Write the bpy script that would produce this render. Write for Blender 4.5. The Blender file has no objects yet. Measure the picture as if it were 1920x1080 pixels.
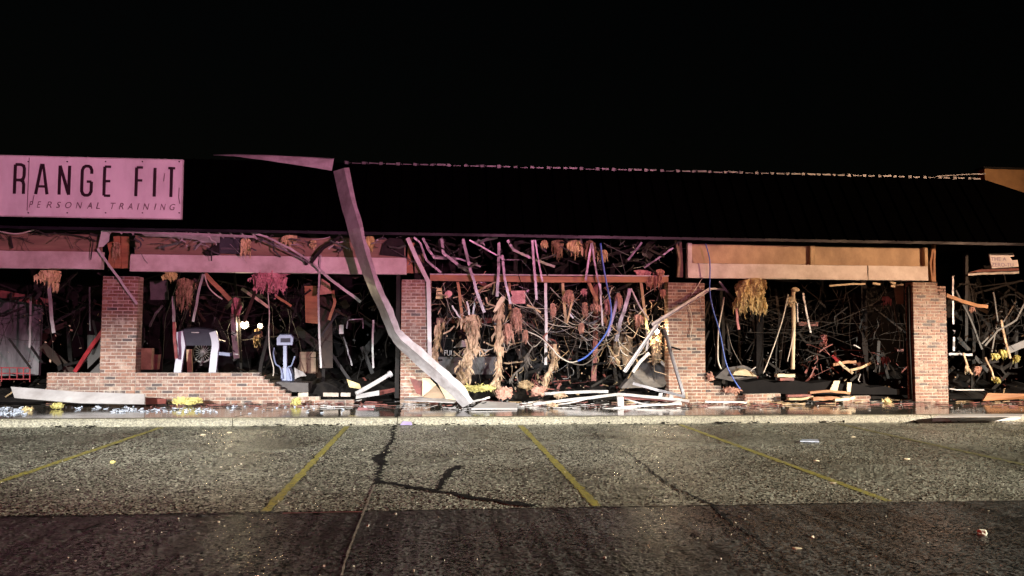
import bpy, math, random
import numpy as np
from mathutils import Vector, Matrix, noise
R_ = math.radians
scene = bpy.context.scene
col = scene.collection

# ------------------------------------------------------------------ camera
FPX = 1500.0
TH, TILT, ROLL = math.atan(.096), math.atan(88.7 / 1500), .005
CAM = Vector((0, -16.4, 1.51))
_r0 = Vector((math.cos(TH), -math.sin(TH), 0))
FWD = Vector((math.sin(TH) * math.cos(TILT), math.cos(TH) * math.cos(TILT), math.sin(TILT)))
_u0 = _r0.cross(FWD)
RIGHT = _r0 * math.cos(ROLL) + _u0 * math.sin(ROLL)
UP = _u0 * math.cos(ROLL) - _r0 * math.sin(ROLL)
cd = bpy.data.cameras.new('camera'); cam = bpy.data.objects.new('camera', cd); col.objects.link(cam)
cam.matrix_world = Matrix(((RIGHT.x, UP.x, -FWD.x, CAM.x), (RIGHT.y, UP.y, -FWD.y, CAM.y), (RIGHT.z, UP.z, -FWD.z, CAM.z), (0, 0, 0, 1)))
cd.sensor_width = 36; cd.lens = 36 * FPX / 1920; cd.clip_start = .05; cd.clip_end = 2000
scene.camera = cam

# ------------------------------------------------------------------ night sky
w = bpy.data.worlds.new('World'); scene.world = w; w.use_nodes = True
nt = w.node_tree; bg = nt.nodes['Background']
sky = nt.nodes.new('ShaderNodeTexSky'); sky.sky_type = 'NISHITA'; sky.sun_disc = False
SUN_EL, SUN_ROT = R_(1.0), R_(150)
sky.sun_elevation = SUN_EL; sky.sun_rotation = SUN_ROT
nt.links.new(sky.outputs[0], bg.inputs[0]); bg.inputs[1].default_value = .0011
sd = bpy.data.lights.new('ambience_sun', 'SUN'); sd.energy = .006; sd.angle = R_(.5); sd.color = (.8, .88, 1)  # weak cool sun lamp added for ambience on the ridge; no moon known
so = bpy.data.objects.new('ambience_sun', sd); col.objects.link(so); so.rotation_euler = (R_(55), 0, R_(25))

# ------------------------------------------------------------------ the floodlights and beacons of the trucks on the lot
def spot(name, loc, tgt, watts, colr, size, blend=1., sc=(1, 1, 1), rad=.08):
    l = bpy.data.lights.new(name, 'SPOT'); l.energy = watts; l.color = colr; l.spot_size = R_(size); l.spot_blend = blend
    l.shadow_soft_size = rad
    o = bpy.data.objects.new(name, l); col.objects.link(o)
    d = Vector(tgt) - Vector(loc)
    o.matrix_world = Matrix.Translation(Vector(loc)) @ d.to_track_quat('-Z', 'Y').to_matrix().to_4x4() @ Matrix.Diagonal((*sc, 1))
    return o
spot('truck_floodlight', (26, -20, 7.0), (2, -3.6, -.72), 92000, (1, .95, .82), 11.5, 1, (6.5, 1, 1))
spot('truck_floodlight', (-9, -21, 4.2), (-3.6, -1.8, .0), 44000, (.98, .96, .93), 12.5, 1, (5.5, 1, 1))
spot('truck_floodlight', (5, -25, 3.4), (1.2, 0, .9), 22000, (.95, .97, 1), 9, 1, (2.8, 1, 1))
spot('beacon', (7, -21, 2.4), (-4.2, 0, 5.0), 17500, (1, .34, .57), 27, 1, (2.7, 1, 1), rad=.15)
spot('beacon', (-12, -19, 4.0), (-3.2, -13, 0), 3600, (1, .06, .04), 60, 1, rad=.15)
spot('street_lamp', (18, -14, 4.0), (10.0, 0, 3.0), 12500, (1, .60, .36), 56, 1, rad=.15)
vs = scene.view_settings
vs.view_transform = 'Standard'; vs.look = 'None'; vs.gamma = 1; vs.use_curve_mapping = False; vs.exposure = 0
scene.cycles.max_bounces = 6; scene.cycles.diffuse_bounces = 3; scene.cycles.glossy_bounces = 3
scene.cycles.use_denoising = True
scene.cycles.sample_clamp_indirect = 4

# ------------------------------------------------------------------ helpers
def ray(u, v): return RIGHT * ((u - 960) / FPX) - UP * ((v - 540) / FPX) + FWD
def P(u, v, Y=0.):
    d = ray(u, v); return CAM + d * ((Y - CAM.y) / d.y)
def G(u, v, z=0.):
    d = ray(u, v); return CAM + d * ((z - CAM.z) / d.z)
def W(pts): return [P(*p) for p in pts]
def PX(n, Y=0.): return n * (Y - CAM.y) / FPX          # a length of n photo pixels at depth Y, in metres
def smooth(pts, k=5):
    out = []; n = len(pts)
    for i in range(n - 1):
        a, b, c, d = pts[max(i - 1, 0)], pts[i], pts[i + 1], pts[min(i + 2, n - 1)]
        for j in range(k):
            t = j / k
            out.append(.5 * (2 * b + (c - a) * t + (2 * a - 5 * b + 4 * c - d) * t * t + (3 * b - a - 3 * c + d) * t ** 3))
    out.append(pts[-1]); return out
ORG = {}
class MB:
    def __init__(s): s.v = []; s.f = []
    def add(s, vs_, fs):
        n = len(s.v); s.v += [Vector(x) for x in vs_]; s.f += [tuple(i + n for i in f) for f in fs]; return s
    def hexa(s, a):          # 8 corners: bottom loop 0-3, top loop 4-7
        return s.add(a, [(3, 2, 1, 0), (4, 5, 6, 7), (0, 1, 5, 4), (1, 2, 6, 5), (2, 3, 7, 6), (3, 0, 4, 7)])
    def box(s, lo, hi):
        x0, y0, z0 = lo; x1, y1, z1 = hi
        return s.hexa([(x0, y0, z0), (x1, y0, z0), (x1, y1, z0), (x0, y1, z0), (x0, y0, z1), (x1, y0, z1), (x1, y1, z1), (x0, y1, z1)])
    def obox(s, c, size, rot=(0, 0, 0)):
        m = Matrix.Rotation(rot[2], 3, 'Z') @ Matrix.Rotation(rot[1], 3, 'Y') @ Matrix.Rotation(rot[0], 3, 'X')
        h = Vector(size) / 2; c = Vector(c)
        return s.hexa([c + m @ Vector((a * h.x, b * h.y, d * h.z)) for d in (-1, 1) for a, b in ((-1, -1), (1, -1), (1, 1), (-1, 1))])
    def prism(s, pts, vec):
        n = len(pts); vec = Vector(vec); pts = [Vector(p) for p in pts]
        fs = [tuple(range(n)), tuple(range(2 * n - 1, n - 1, -1))] + [(i, i + n, (i + 1) % n + n, (i + 1) % n) for i in range(n)]
        return s.add(pts + [p + vec for p in pts], fs)
    def sweep(s, pts, sec, up=None, scale=None):
        n = len(pts); m = len(sec); base = len(s.v)
        up = Vector(up) if up else Vector((0, -1, 0))
        for i, p in enumerate(pts):
            t = (pts[min(i + 1, n - 1)] - pts[max(i - 1, 0)])
            t = t.normalized() if t.length > 1e-9 else Vector((1, 0, 0))
            a = t.cross(up)
            if a.length < 1e-3: a = t.cross(Vector((1, .1, 0)))
            a.normalize(); b = a.cross(t)
            k = scale[i] if scale else 1
            if 0 < i < n - 1:
                d0 = (pts[i] - pts[i - 1]).normalized(); d1 = (pts[i + 1] - pts[i]).normalized()
                ca = max(.5, math.sqrt(max(0, (1 + d0.dot(d1)) / 2)))
            else: ca = 1
            for x, y in sec: s.v.append(p + a * (x * k / ca) + b * (y * k))
        for i in range(n - 1):
            for j in range(m):
                q = (j + 1) % m
                s.f.append((base + i * m + j, base + i * m + q, base + (i + 1) * m + q, base + (i + 1) * m + j))
        s.f.append(tuple(base + j for j in range(m - 1, -1, -1))); s.f.append(tuple(base + (n - 1) * m + j for j in range(m)))
        return s
    def bar(s, pts, w_, t_, up=None):
        return s.sweep(pts, [(-w_ / 2, -t_ / 2), (w_ / 2, -t_ / 2), (w_ / 2, t_ / 2), (-w_ / 2, t_ / 2)], up)
    def tube(s, pts, r, n=6, scale=None):
        return s.sweep(pts, [(r * math.cos(6.2832 * i / n), r * math.sin(6.2832 * i / n)) for i in range(n)], None, scale)
    def channel(s, pts, w_, t_, g=.004, up=None):      # a thin C channel
        a, b = w_ / 2, t_
        return s.sweep(pts, [(-a, 0), (a, 0), (a, b), (a - g, b), (a - g, g), (-a + g, g), (-a + g, b), (-a, b)], up)
    def lump(s, c, r, seed=0, amp=.35, nu=10, nv=7, freq=1.6):
        c = Vector(c); o = Vector((seed * 7.13, seed * 3.7, seed * 1.9)); base = len(s.v)
        for j in range(nv + 1):
            ph = math.pi * j / nv
            for i in range(nu):
                a = 6.2832 * i / nu
                d = Vector((math.sin(ph) * math.cos(a), math.sin(ph) * math.sin(a), math.cos(ph)))
                k = 1 + amp * noise.noise(d * freq + o) + amp * .5 * noise.noise(d * freq * 2.7 + o)
                s.v.append(c + Vector((d.x * r[0], d.y * r[1], d.z * r[2])) * k)
        for j in range(nv):
            for i in range(nu):
                q = (i + 1) % nu
                s.f.append((base + j * nu + i, base + j * nu + q, base + (j + 1) * nu + q, base + (j + 1) * nu + i))
        return s
    def tuft(s, c, r, n, seed=0, ln=.09, droop=.6):   # torn fibre: a lumpy core shagged over with small flakes
        g = random.Random(seed); c = Vector(c); o = Vector((seed * .37, seed * 1.1, 0))
        def shell(d):
            k = .9 + .55 * noise.noise(d * 1.9 + o) + .38 * noise.noise(d * 4.3 + o) + .2 * noise.noise(d * 9 + o)
            z = d.z * r[2] * k
            if droop > .3 and d.z < 0: z *= 1 + .55 * max(0, noise.noise(Vector((d.x * 3.3, d.y * 3.3, 0)) + o)) * 1.6
            return c + Vector((d.x * r[0] * k, d.y * r[1] * k, z))
        amp = 1.; nu, nv = (22, 16) if n > 100 else (14, 10); base = len(s.v)
        for j in range(nv + 1):
            ph = math.pi * j / nv
            for i in range(nu):
                al = 6.2832 * i / nu
                s.v.append(c + (shell(Vector((math.sin(ph) * math.cos(al), math.sin(ph) * math.sin(al), math.cos(ph)))) - c) * .93)
        for j in range(nv):
            for i in range(nu):
                q = (i + 1) % nu; s.f.append((base + j * nu + i, base + j * nu + q, base + (j + 1) * nu + q, base + (j + 1) * nu + i))
        for _ in range(int(n * 2.6)):
            d = Vector((g.gauss(0, 1), g.gauss(0, 1) - .5, g.gauss(0, 1))).normalized(); p = c + (shell(d) - c) * g.uniform(.86, 1.02)
            tg = Vector((g.gauss(0, .7), g.gauss(0, .5), g.gauss(0, .6) - droop)); big = g.random() < .4; tg = (tg - d * tg.dot(d) * .6).normalized() * ln * (g.uniform(.5, 1.7) if big else g.uniform(.35, 1.0))
            sd_ = tg.cross(d + Vector((g.gauss(0, .5), g.gauss(0, .5), g.gauss(0, .5))))
            sd_ = sd_.normalized() * ln * (g.uniform(.14, .36) if big else g.uniform(.05, .16)) if sd_.length > 1e-6 else Vector((ln * .1, 0, 0))
            md = p + tg * .5 + d * ln * g.uniform(.0, .12)
            s.add([p - sd_ * .6, p + sd_ * .6, md + sd_, md - sd_, p + tg], [(0, 1, 2, 3), (3, 2, 4)])
        return s
    def rag(s, c, r, n, seed=0, layers=3):      # a torn mat of fibre: several folded sheets with frayed lower edges
        g = random.Random(seed); c = Vector(c); nx, nz = 16, 13
        for L in range(layers):
            o = Vector((seed * .71 + L * 5.3, L * 2.1, seed * .13)); base = len(s.v); y0 = (L - (layers - 1) / 2) * r[1] * .8
            wd = r[0] * g.uniform(.65, 1.05); xo = g.gauss(0, r[0] * .15); tw = g.gauss(0, .25)
            cols = [max(.25, .8 + .6 * noise.noise(Vector((i * .45, 0, 0)) + o) + g.gauss(0, .12)) * (1 if 0 < i < nx else .6) for i in range(nx + 1)]
            for j in range(nz + 1):
                t = j / nz
                for i in range(nx + 1):
                    fx = i / nx * 2 - 1; ww = wd * (.75 + .35 * noise.noise(Vector((t * 2.2, 3, 0)) + o) + .12 * t)
                    x = fx * ww + xo + tw * t * r[0]; z = r[2] * (1 - 2 * t * cols[i]) - abs(fx) * r[2] * .15 * (1 - t)
                    y = y0 + r[1] * (.7 * noise.noise(Vector((fx * 2.1, t * 1.7, 0)) + o) + .45 * noise.noise(Vector((fx * 5, t * 3.5, 1)) + o))
                    s.v.append(c + Vector((x + .1 * r[0] * noise.noise(Vector((fx * 4, t * 6, 2)) + o), y, z)))
            for j in range(nz):
                for i in range(nx):
                    if (i in (0, nx - 1) or j > nz - 3) and g.random() < .22: continue
                    q = base + j * (nx + 1) + i; s.f.append((q, q + 1, q + nx + 2, q + nx + 1))
            for _ in range(n * 3 // layers):             # frayed strands
                i, j = g.randrange(nx + 1), g.randrange(1, nz + 1); p = s.v[base + j * (nx + 1) + i]; ln = r[2] * g.uniform(.08, .32); wv = r[0] * g.uniform(.012, .04)
                e = p + Vector((g.gauss(0, .35), g.gauss(0, .35) - .15, -1 + g.gauss(0, .3))) * ln; md = p.lerp(e, .5) + Vector((g.gauss(0, 1), g.gauss(0, 1), 0)) * ln * .12; sx = Vector((wv, g.gauss(0, wv), 0))
                s.add([p - sx, p + sx, md + sx, md - sx, e], [(0, 1, 2, 3), (3, 2, 4)])
        return s
    def build(s, name, mat, parent=None, label=None, cat=None, group=None, kind=None, sm=False, org=None):
        if parent is not None: o_ = ORG[parent]
        elif org is not None: o_ = Vector(org)
        else:
            xs = [p.x for p in s.v]; ys = [p.y for p in s.v]; zs = [p.z for p in s.v]
            o_ = Vector(((min(xs) + max(xs)) / 2, (min(ys) + max(ys)) / 2, min(zs)))
        me = bpy.data.meshes.new(name); me.from_pydata([tuple(p - o_) for p in s.v], [], s.f); me.update()
        me.materials.append(mat)
        if sm: me.polygons.foreach_set('use_smooth', [True] * len(me.polygons))
        o = bpy.data.objects.new(name, me); col.objects.link(o)
        if parent is not None: o.parent = parent
        else: o.location = o_
        ORG[o] = o_
        tag(o, label, cat, group, kind); return o
def tag(o, label=None, cat=None, group=None, kind=None):
    if label: o['label'] = label
    if cat: o['category'] = cat
    if group: o['group'] = group
    if kind: o['kind'] = kind
    return o
def thing(name, label, cat, loc, group=None):
    o = bpy.data.objects.new(name, None); o.empty_display_size = .2; col.objects.link(o); o.location = loc
    ORG[o] = Vector(loc); return tag(o, label, cat, group)

# ------------------------------------------------------------------ materials
MATS = {}
def M(name, c1, c2=None, scale=6., rough=.6, metal=0., bump=0., bs=None, dirt=0., dcol=(.03, .022, .018), dscale=1.3, spec=.5, rvar=0., stretch=(1, 1, 1)):
    m = bpy.data.materials.new(name); m.use_nodes = True; n = m.node_tree.nodes; L = m.node_tree.links; b = n['Principled BSDF']
    tc = n.new('ShaderNodeTexCoord'); mp = n.new('ShaderNodeMapping'); mp.inputs['Scale'].default_value = stretch
    gm = n.new('ShaderNodeNewGeometry')
    L.new(gm.outputs['Position'], mp.inputs[0])
    def nz(sc_, det=5, rg=.6):
        t = n.new('ShaderNodeTexNoise'); t.inputs['Scale'].default_value = sc_; t.inputs['Detail'].default_value = det; t.inputs['Roughness'].default_value = rg
        L.new(mp.outputs[0], t.inputs['Vector']); return t.outputs[0]
    def ramp(f, a, z):
        r = n.new('ShaderNodeMapRange'); r.inputs[1].default_value = a; r.inputs[2].default_value = z; L.new(f, r.inputs[0]); return r.outputs[0]
    c2 = c2 or tuple(x * .7 for x in c1)
    mx = n.new('ShaderNodeMix'); mx.data_type = 'RGBA'; L.new(ramp(nz(scale), .35, .68), mx.inputs[0])
    mx.inputs[6].default_value = (*c1, 1); mx.inputs[7].default_value = (*c2, 1); out = mx.outputs[2]
    if dirt:
        d = n.new('ShaderNodeMix'); d.data_type = 'RGBA'; mm = n.new('ShaderNodeMath'); mm.operation = 'MULTIPLY'; mm.inputs[1].default_value = dirt
        L.new(ramp(nz(dscale, 8, .7), .42, .66), mm.inputs[0]); L.new(mm.outputs[0], d.inputs[0]); L.new(out, d.inputs[6]); d.inputs[7].default_value = (*dcol, 1); out = d.outputs[2]
    L.new(out, b.inputs['Base Color']); b.inputs['Metallic'].default_value = metal; b.inputs['Specular IOR Level'].default_value = spec
    if rvar:
        r = n.new('ShaderNodeMapRange'); r.inputs[1].default_value = .3; r.inputs[2].default_value = .7; r.inputs[3].default_value = max(.02, rough - rvar); r.inputs[4].default_value = rough + rvar
        L.new(nz(dscale * 1.7, 6), r.inputs[0]); L.new(r.outputs[0], b.inputs['Roughness'])
    else: b.inputs['Roughness'].default_value = rough
    if bump:
        bp = n.new('ShaderNodeBump'); bp.inputs['Strength'].default_value = bump; bp.inputs['Distance'].default_value = .02
        L.new(nz(bs or scale * 4, 4), bp.inputs['Height']); L.new(bp.outputs[0], b.inputs['Normal'])
    MATS[name] = m; return m
def emit(name, c, s):
    m = bpy.data.materials.new(name); m.use_nodes = True; b = m.node_tree.nodes['Principled BSDF']
    b.inputs['Base Color'].default_value = (*c, 1); b.inputs['Emission Color'].default_value = (*c, 1); b.inputs['Emission Strength'].default_value = s; MATS[name] = m; return m

def ground_mat(name, dark, light, grain, rough, rvar, bump, wet, bd=.012, patch=.5, streak=0.):
    m = bpy.data.materials.new(name); m.use_nodes = True; n = m.node_tree.nodes; L = m.node_tree.links; b = n['Principled BSDF']
    gm = n.new('ShaderNodeNewGeometry'); pos = gm.outputs['Position']
    def nz(sc_, det, rg=.6, dist=0):
        t = n.new('ShaderNodeTexNoise'); t.inputs['Scale'].default_value = sc_; t.inputs['Detail'].default_value = det; t.inputs['Roughness'].default_value = rg; t.inputs['Distortion'].default_value = dist
        L.new(pos, t.inputs['Vector']); return t.outputs[0]
    def rg_(f, a, z, o0=0., o1=1.):
        r = n.new('ShaderNodeMapRange'); r.inputs[1].default_value = a; r.inputs[2].default_value = z; r.inputs[3].default_value = o0; r.inputs[4].default_value = o1; L.new(f, r.inputs[0]); return r.outputs[0]
    vo = n.new('ShaderNodeTexVoronoi'); vo.inputs['Scale'].default_value = grain; L.new(pos, vo.inputs['Vector'])
    sepc = n.new('ShaderNodeSeparateColor'); L.new(vo.outputs['Color'], sepc.inputs[0])
    mx = n.new('ShaderNodeMix'); mx.data_type = 'RGBA'; L.new(rg_(sepc.outputs[0], .15, 1.), mx.inputs[0]); mx.inputs[6].default_value = (*dark, 1); mx.inputs[7].default_value = (*light, 1)
    st = n.new('ShaderNodeMix'); st.data_type = 'RGBA'; st.blend_type = 'MULTIPLY'; L.new(rg_(nz(.55, 7, .65, .6), .4, .68, 0, patch), st.inputs[0]); L.new(mx.outputs[2], st.inputs[6]); st.inputs[7].default_value = (.35, .33, .3, 1)
    out = st.outputs[2]
    if streak:
        mp = n.new('ShaderNodeMapping'); mp.inputs['Scale'].default_value = (streak, .12, 1); L.new(pos, mp.inputs[0])
        sn = n.new('ShaderNodeTexNoise'); sn.inputs['Scale'].default_value = 2.; sn.inputs['Detail'].default_value = 5; L.new(mp.outputs[0], sn.inputs['Vector'])
        s2 = n.new('ShaderNodeMix'); s2.data_type = 'RGBA'; s2.blend_type = 'MULTIPLY'; L.new(rg_(sn.outputs[0], .45, .62, 0, .75), s2.inputs[0]); L.new(out, s2.inputs[6]); s2.inputs[7].default_value = (.25, .24, .22, 1); out = s2.outputs[2]
    L.new(out, b.inputs['Base Color'])
    if streak: b.inputs['Specular IOR Level'].default_value = .3
    L.new(rg_(nz(wet, 5, .6, .4), .35, .65, max(.03, rough - rvar), rough + rvar), b.inputs['Roughness'])
    mu = n.new('ShaderNodeMath'); mu.operation = 'ADD'; L.new(nz(grain * .9, 3, .7), mu.inputs[0]); L.new(vo.outputs['Distance'], mu.inputs[1])
    bp = n.new('ShaderNodeBump'); bp.inputs['Strength'].default_value = bump; bp.inputs['Distance'].default_value = bd
    L.new(mu.outputs[0], bp.inputs['Height']); L.new(bp.outputs[0], b.inputs['Normal'])
    MATS[name] = m; return m
ground_mat('pavement', (.016, .016, .013), (.46, .455, .355), 50, .22, .12, .5, .5, .012, .9)
ground_mat('drive', (.010, .010, .0095), (.135, .134, .120), 46, .24, .12, .4, .35, .007, .85, 5.)
ground_mat('walk', (.035, .032, .025), (.09, .082, .062), 60, .09, .07, .05, 1.1, .003)
ground_mat('kerb', (.12, .11, .078), (.33, .31, .225), 60, .45, .1, .6, 1.2, .01, .35)
# brick: each object picks its own tone
def brick_mat():
    m = bpy.data.materials.new('brick'); m.use_nodes = True; n = m.node_tree.nodes; L = m.node_tree.links; b = n['Principled BSDF']
    oi = n.new('ShaderNodeObjectInfo'); cr = n.new('ShaderNodeValToRGB'); e = cr.color_ramp
    tones = [(0, (.05, .035, .034)), (.06, (.07, .045, .04)), (.09, (.17, .085, .06)), (.35, (.20, .090, .055)), (.6, (.25, .120, .072)), (.8, (.16, .075, .055)), (.93, (.31, .185, .13)), (1, (.36, .24, .17))]
    e.elements[0].position, e.elements[0].color = 0, (*tones[0][1], 1); e.elements[1].position, e.elements[1].color = 1, (*tones[-1][1], 1)
    for p_, c_ in tones[1:-1]: q = e.elements.new(p_); q.color = (*c_, 1)
    L.new(oi.outputs['Random'], cr.inputs[0])
    g = n.new('ShaderNodeNewGeometry'); t = n.new('ShaderNodeTexNoise'); t.inputs['Scale'].default_value = 22; t.inputs['Detail'].default_value = 6; L.new(g.outputs['Position'], t.inputs['Vector'])
    t2 = n.new('ShaderNodeTexNoise'); t2.inputs['Scale'].default_value = 1.4; t2.inputs['Detail'].default_value = 5; L.new(g.outputs['Position'], t2.inputs['Vector'])
    mx = n.new('ShaderNodeMix'); mx.data_type = 'RGBA'; mx.blend_type = 'MULTIPLY'; mx.inputs[0].default_value = .75; L.new(cr.outputs[0], mx.inputs[6])
    mr = n.new('ShaderNodeMapRange'); mr.inputs[1].default_value = .3; mr.inputs[2].default_value = .7; mr.inputs[3].default_value = .45; mr.inputs[4].default_value = 1.35; L.new(t.outputs[0], mr.inputs[0]); L.new(mr.outputs[0], mx.inputs[7])
    mx2 = n.new('ShaderNodeMix'); mx2.data_type = 'RGBA'; mr2 = n.new('ShaderNodeMapRange'); mr2.inputs[1].default_value = .52; mr2.inputs[2].default_value = .72; mr2.inputs[4].default_value = .6; L.new(t2.outputs[0], mr2.inputs[0]); L.new(mr2.outputs[0], mx2.inputs[0])
    L.new(mx.outputs[2], mx2.inputs[6]); mx2.inputs[7].default_value = (.06, .035, .03, 1)
    t3 = n.new('ShaderNodeTexNoise'); t3.inputs['Scale'].default_value = 6; t3.inputs['Detail'].default_value = 9; t3.inputs['Roughness'].default_value = .7; L.new(g.outputs['Position'], t3.inputs['Vector'])
    mr3 = n.new('ShaderNodeMapRange'); mr3.inputs[1].default_value = .52; mr3.inputs[2].default_value = .64; mr3.inputs[4].default_value = .58; L.new(t3.outputs[0], mr3.inputs[0])
    mx3 = n.new('ShaderNodeMix'); mx3.data_type = 'RGBA'; L.new(mr3.outputs[0], mx3.inputs[0]); L.new(mx2.outputs[2], mx3.inputs[6]); mx3.inputs[7].default_value = (.46, .40, .32, 1)
    L.new(mx3.outputs[2], b.inputs['Base Color']); b.inputs['Roughness'].default_value = .62
    bp = n.new('ShaderNodeBump'); bp.inputs['Strength'].default_value = .5; bp.inputs['Distance'].default_value = .006; L.new(t.outputs[0], bp.inputs['Height']); L.new(bp.outputs[0], b.inputs['Normal'])
    MATS['brick'] = m
brick_mat()
M('mortar', (.58, .52, .44), (.42, .36, .30), 9, .85, 0, .5, 90, .5, (.10, .07, .055))
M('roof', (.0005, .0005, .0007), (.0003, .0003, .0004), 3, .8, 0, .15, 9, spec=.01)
M('trimdark', (.020, .016, .024), (.004, .004, .006), 1.6, .4, 0, .5, 2.2, spec=.2)
M('white', (.58, .57, .56), (.46, .45, .45), 2.2, .45, 0, .25, 3, .55, (.20, .165, .15), .9)
M('signwhite', (.78, .76, .77), (.66, .64, .66), 1.5, .5, 0, .45, 2.6, .5, (.42, .38, .39), 1.1, stretch=(1, 1, .5))
M('fascia', (.66, .62, .58), (.56, .50, .46), 2, .5, 0, .35, 2.6, .7, (.26, .20, .165), 1.1)
M('flash', (.58, .56, .56), (.46, .44, .44), 3, .42, .1, .5, 5, .75, (.22, .19, .18), 2.6)
M('plytan', (.50, .36, .22), (.36, .25, .15), 2.2, .7, 0, .3, 12, .65, (.16, .10, .065), 1.4, stretch=(1, 1, .7))
M('ply', (.30, .21, .135), (.19, .13, .085), 3, .75, 0, .3, 20, .6, (.07, .045, .03), 1.0, stretch=(.3, 1, 2.5))
M('grey', (.20, .195, .20), (.12, .115, .12), 6, .4, .6, .3, 12, .5, (.05, .045, .045), 2)
M('pale', (.44, .425, .42), (.32, .31, .305), 5, .45, .1, .25, 10, .45, (.15, .125, .11), 2.5)
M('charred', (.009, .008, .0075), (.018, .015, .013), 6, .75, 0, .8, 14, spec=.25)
M('soot', (.006, .0055, .006), (.011, .010, .010), 2, .85, 0, .4, 6, spec=.1)  # burnt surfaces, black enough to paint the missing light indoors
M('sootwall', (.012, .011, .012), (.022, .019, .018), 2, .85, 0, .4, 6, spec=.1)  # burnt walls, their dark also standing for light falling off
M('greywall', (.22, .215, .22), (.10, .095, .10), 1.6, .7, 0, .2, 5, .8, (.03, .027, .03), 1.7, stretch=(2, 1, .5))
M('wood', (.42, .20, .085), (.26, .11, .045), 5, .6, 0, .3, 30, .4, (.05, .028, .018), 2, stretch=(.3, 1, 2))
M('tan', (.52, .38, .22), (.38, .26, .14), 5, .65, 0, .3, 25, .35, (.08, .05, .03), 2.5)
M('cream', (.68, .58, .40), (.52, .42, .27), 5, .6, 0, .3, 18, .3, (.12, .09, .06), 3)
M('yellow', (.78, .67, .38), (.60, .47, .22), 7, .95, 0, .8, 30, .35, (.10, .06, .02), 4, spec=.1)
M('brightyellow', (.66, .60, .24), (.50, .45, .16), 9, .9, 0, .8, 30, .25, (.2, .17, .04), 5, spec=.1)
M('pinkfib', (.66, .34, .35), (.48, .21, .23), 8, .95, 0, .8, 30, .3, (.14, .05, .05), 4, spec=.1)
M('peach', (.62, .36, .28), (.42, .22, .16), 7, .9, 0, .8, 30, .45, (.09, .045, .03), 4, spec=.15)
M('ochre', (.42, .31, .18), (.24, .16, .09), 8, .9, 0, .8, 30, .5, (.05, .03, .02), 4, spec=.15)
M('rag', (.60, .45, .31), (.36, .24, .15), 9, .85, 0, .8, 26, .45, (.08, .05, .03), 6, spec=.2)
M('red', (.30, .022, .028), (.18, .014, .018), 6, .45, 0, .2, 12, .4, (.05, .01, .01), 3)
M('rust', (.24, .07, .055), (.13, .04, .035), 6, .65, 0, .4, 20, .4, (.03, .02, .02), 3)
M('blue', (.06, .14, .55), (.04, .10, .42), 6, .4)
M('wire', (.14, .12, .10), (.05, .042, .036), 5, .6)
M('palewire', (.62, .58, .50), (.40, .36, .30), 5, .5)
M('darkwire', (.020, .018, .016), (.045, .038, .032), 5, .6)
M('plastic', (.05, .055, .065), (.035, .038, .045), 3, .38, 0, 0)
M('whiteplastic', (.42, .44, .52), (.34, .36, .43), 3, .35)
M('darkgrey', (.075, .07, .072), (.05, .047, .05), 5, .6, 0, .2, 9)
M('navy', (.050, .053, .070), (.036, .038, .052), 4, .65, spec=.15)
M('steelblue', (.22, .26, .40), (.16, .20, .32), 4, .4)
M('blueplastic', (.22, .28, .48), (.15, .20, .38), 4, .4, dirt=.4)
M('dim', (.024, .022, .022), (.012, .011, .011), 4, .6, 0, .35, 7, spec=.25)  # grey sheet darkened in colour to stand for the unlit interior
M('dimwood', (.045, .027, .017), (.02, .013, .009), 4, .6, 0, .35, 7, spec=.25)  # board colour darkened likewise to paint the gloom of the bays
M('darkboard', (.055, .045, .042), (.035, .03, .028), 4, .5, 0, .3, 8, spec=.3)
M('greysheet', (.13, .12, .12), (.08, .075, .075), 4, .55, 0, .35, 7, .4, (.03, .028, .028), 2)
M('ink', (.020, .008, .014), (.028, .010, .018), 3, .5)
M('inkgrey', (.17, .10, .125), (.13, .08, .1), 3, .5)
M('purple', (.30, .24, .42), (.22, .18, .32), 3, .5)
M('stone', (.58, .54, .42), (.42, .38, .29), 9, .7, 0, .6, 40)
M('shard', (.66, .74, .86), (.44, .50, .60), 20, .12, 0, 0)
M('tar', (.005, .0045, .0045), (.009, .008, .0075), 9, .8, 0, .8, 60, spec=.12)
M('paintyellow', (.36, .31, .035), (.22, .195, .04), 20, .5, 0, .8, 130, .9, (.09, .085, .06), 14)
M('paintworn', (.20, .18, .045), (.12, .11, .045), 20, .5, 0, .8, 130, .97, (.09, .085, .06), 12)
M('tanwall', (.46, .27, .11), (.36, .20, .08), 2, .7, 0, .3, 8, .3, (.2, .11, .05), 2)
M('seam', (.20, .17, .13), (.11, .095, .075), 8, .7, 0, .6, 50)
emit('bulb', (1, .76, .46), 7)
m = MATS
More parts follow.
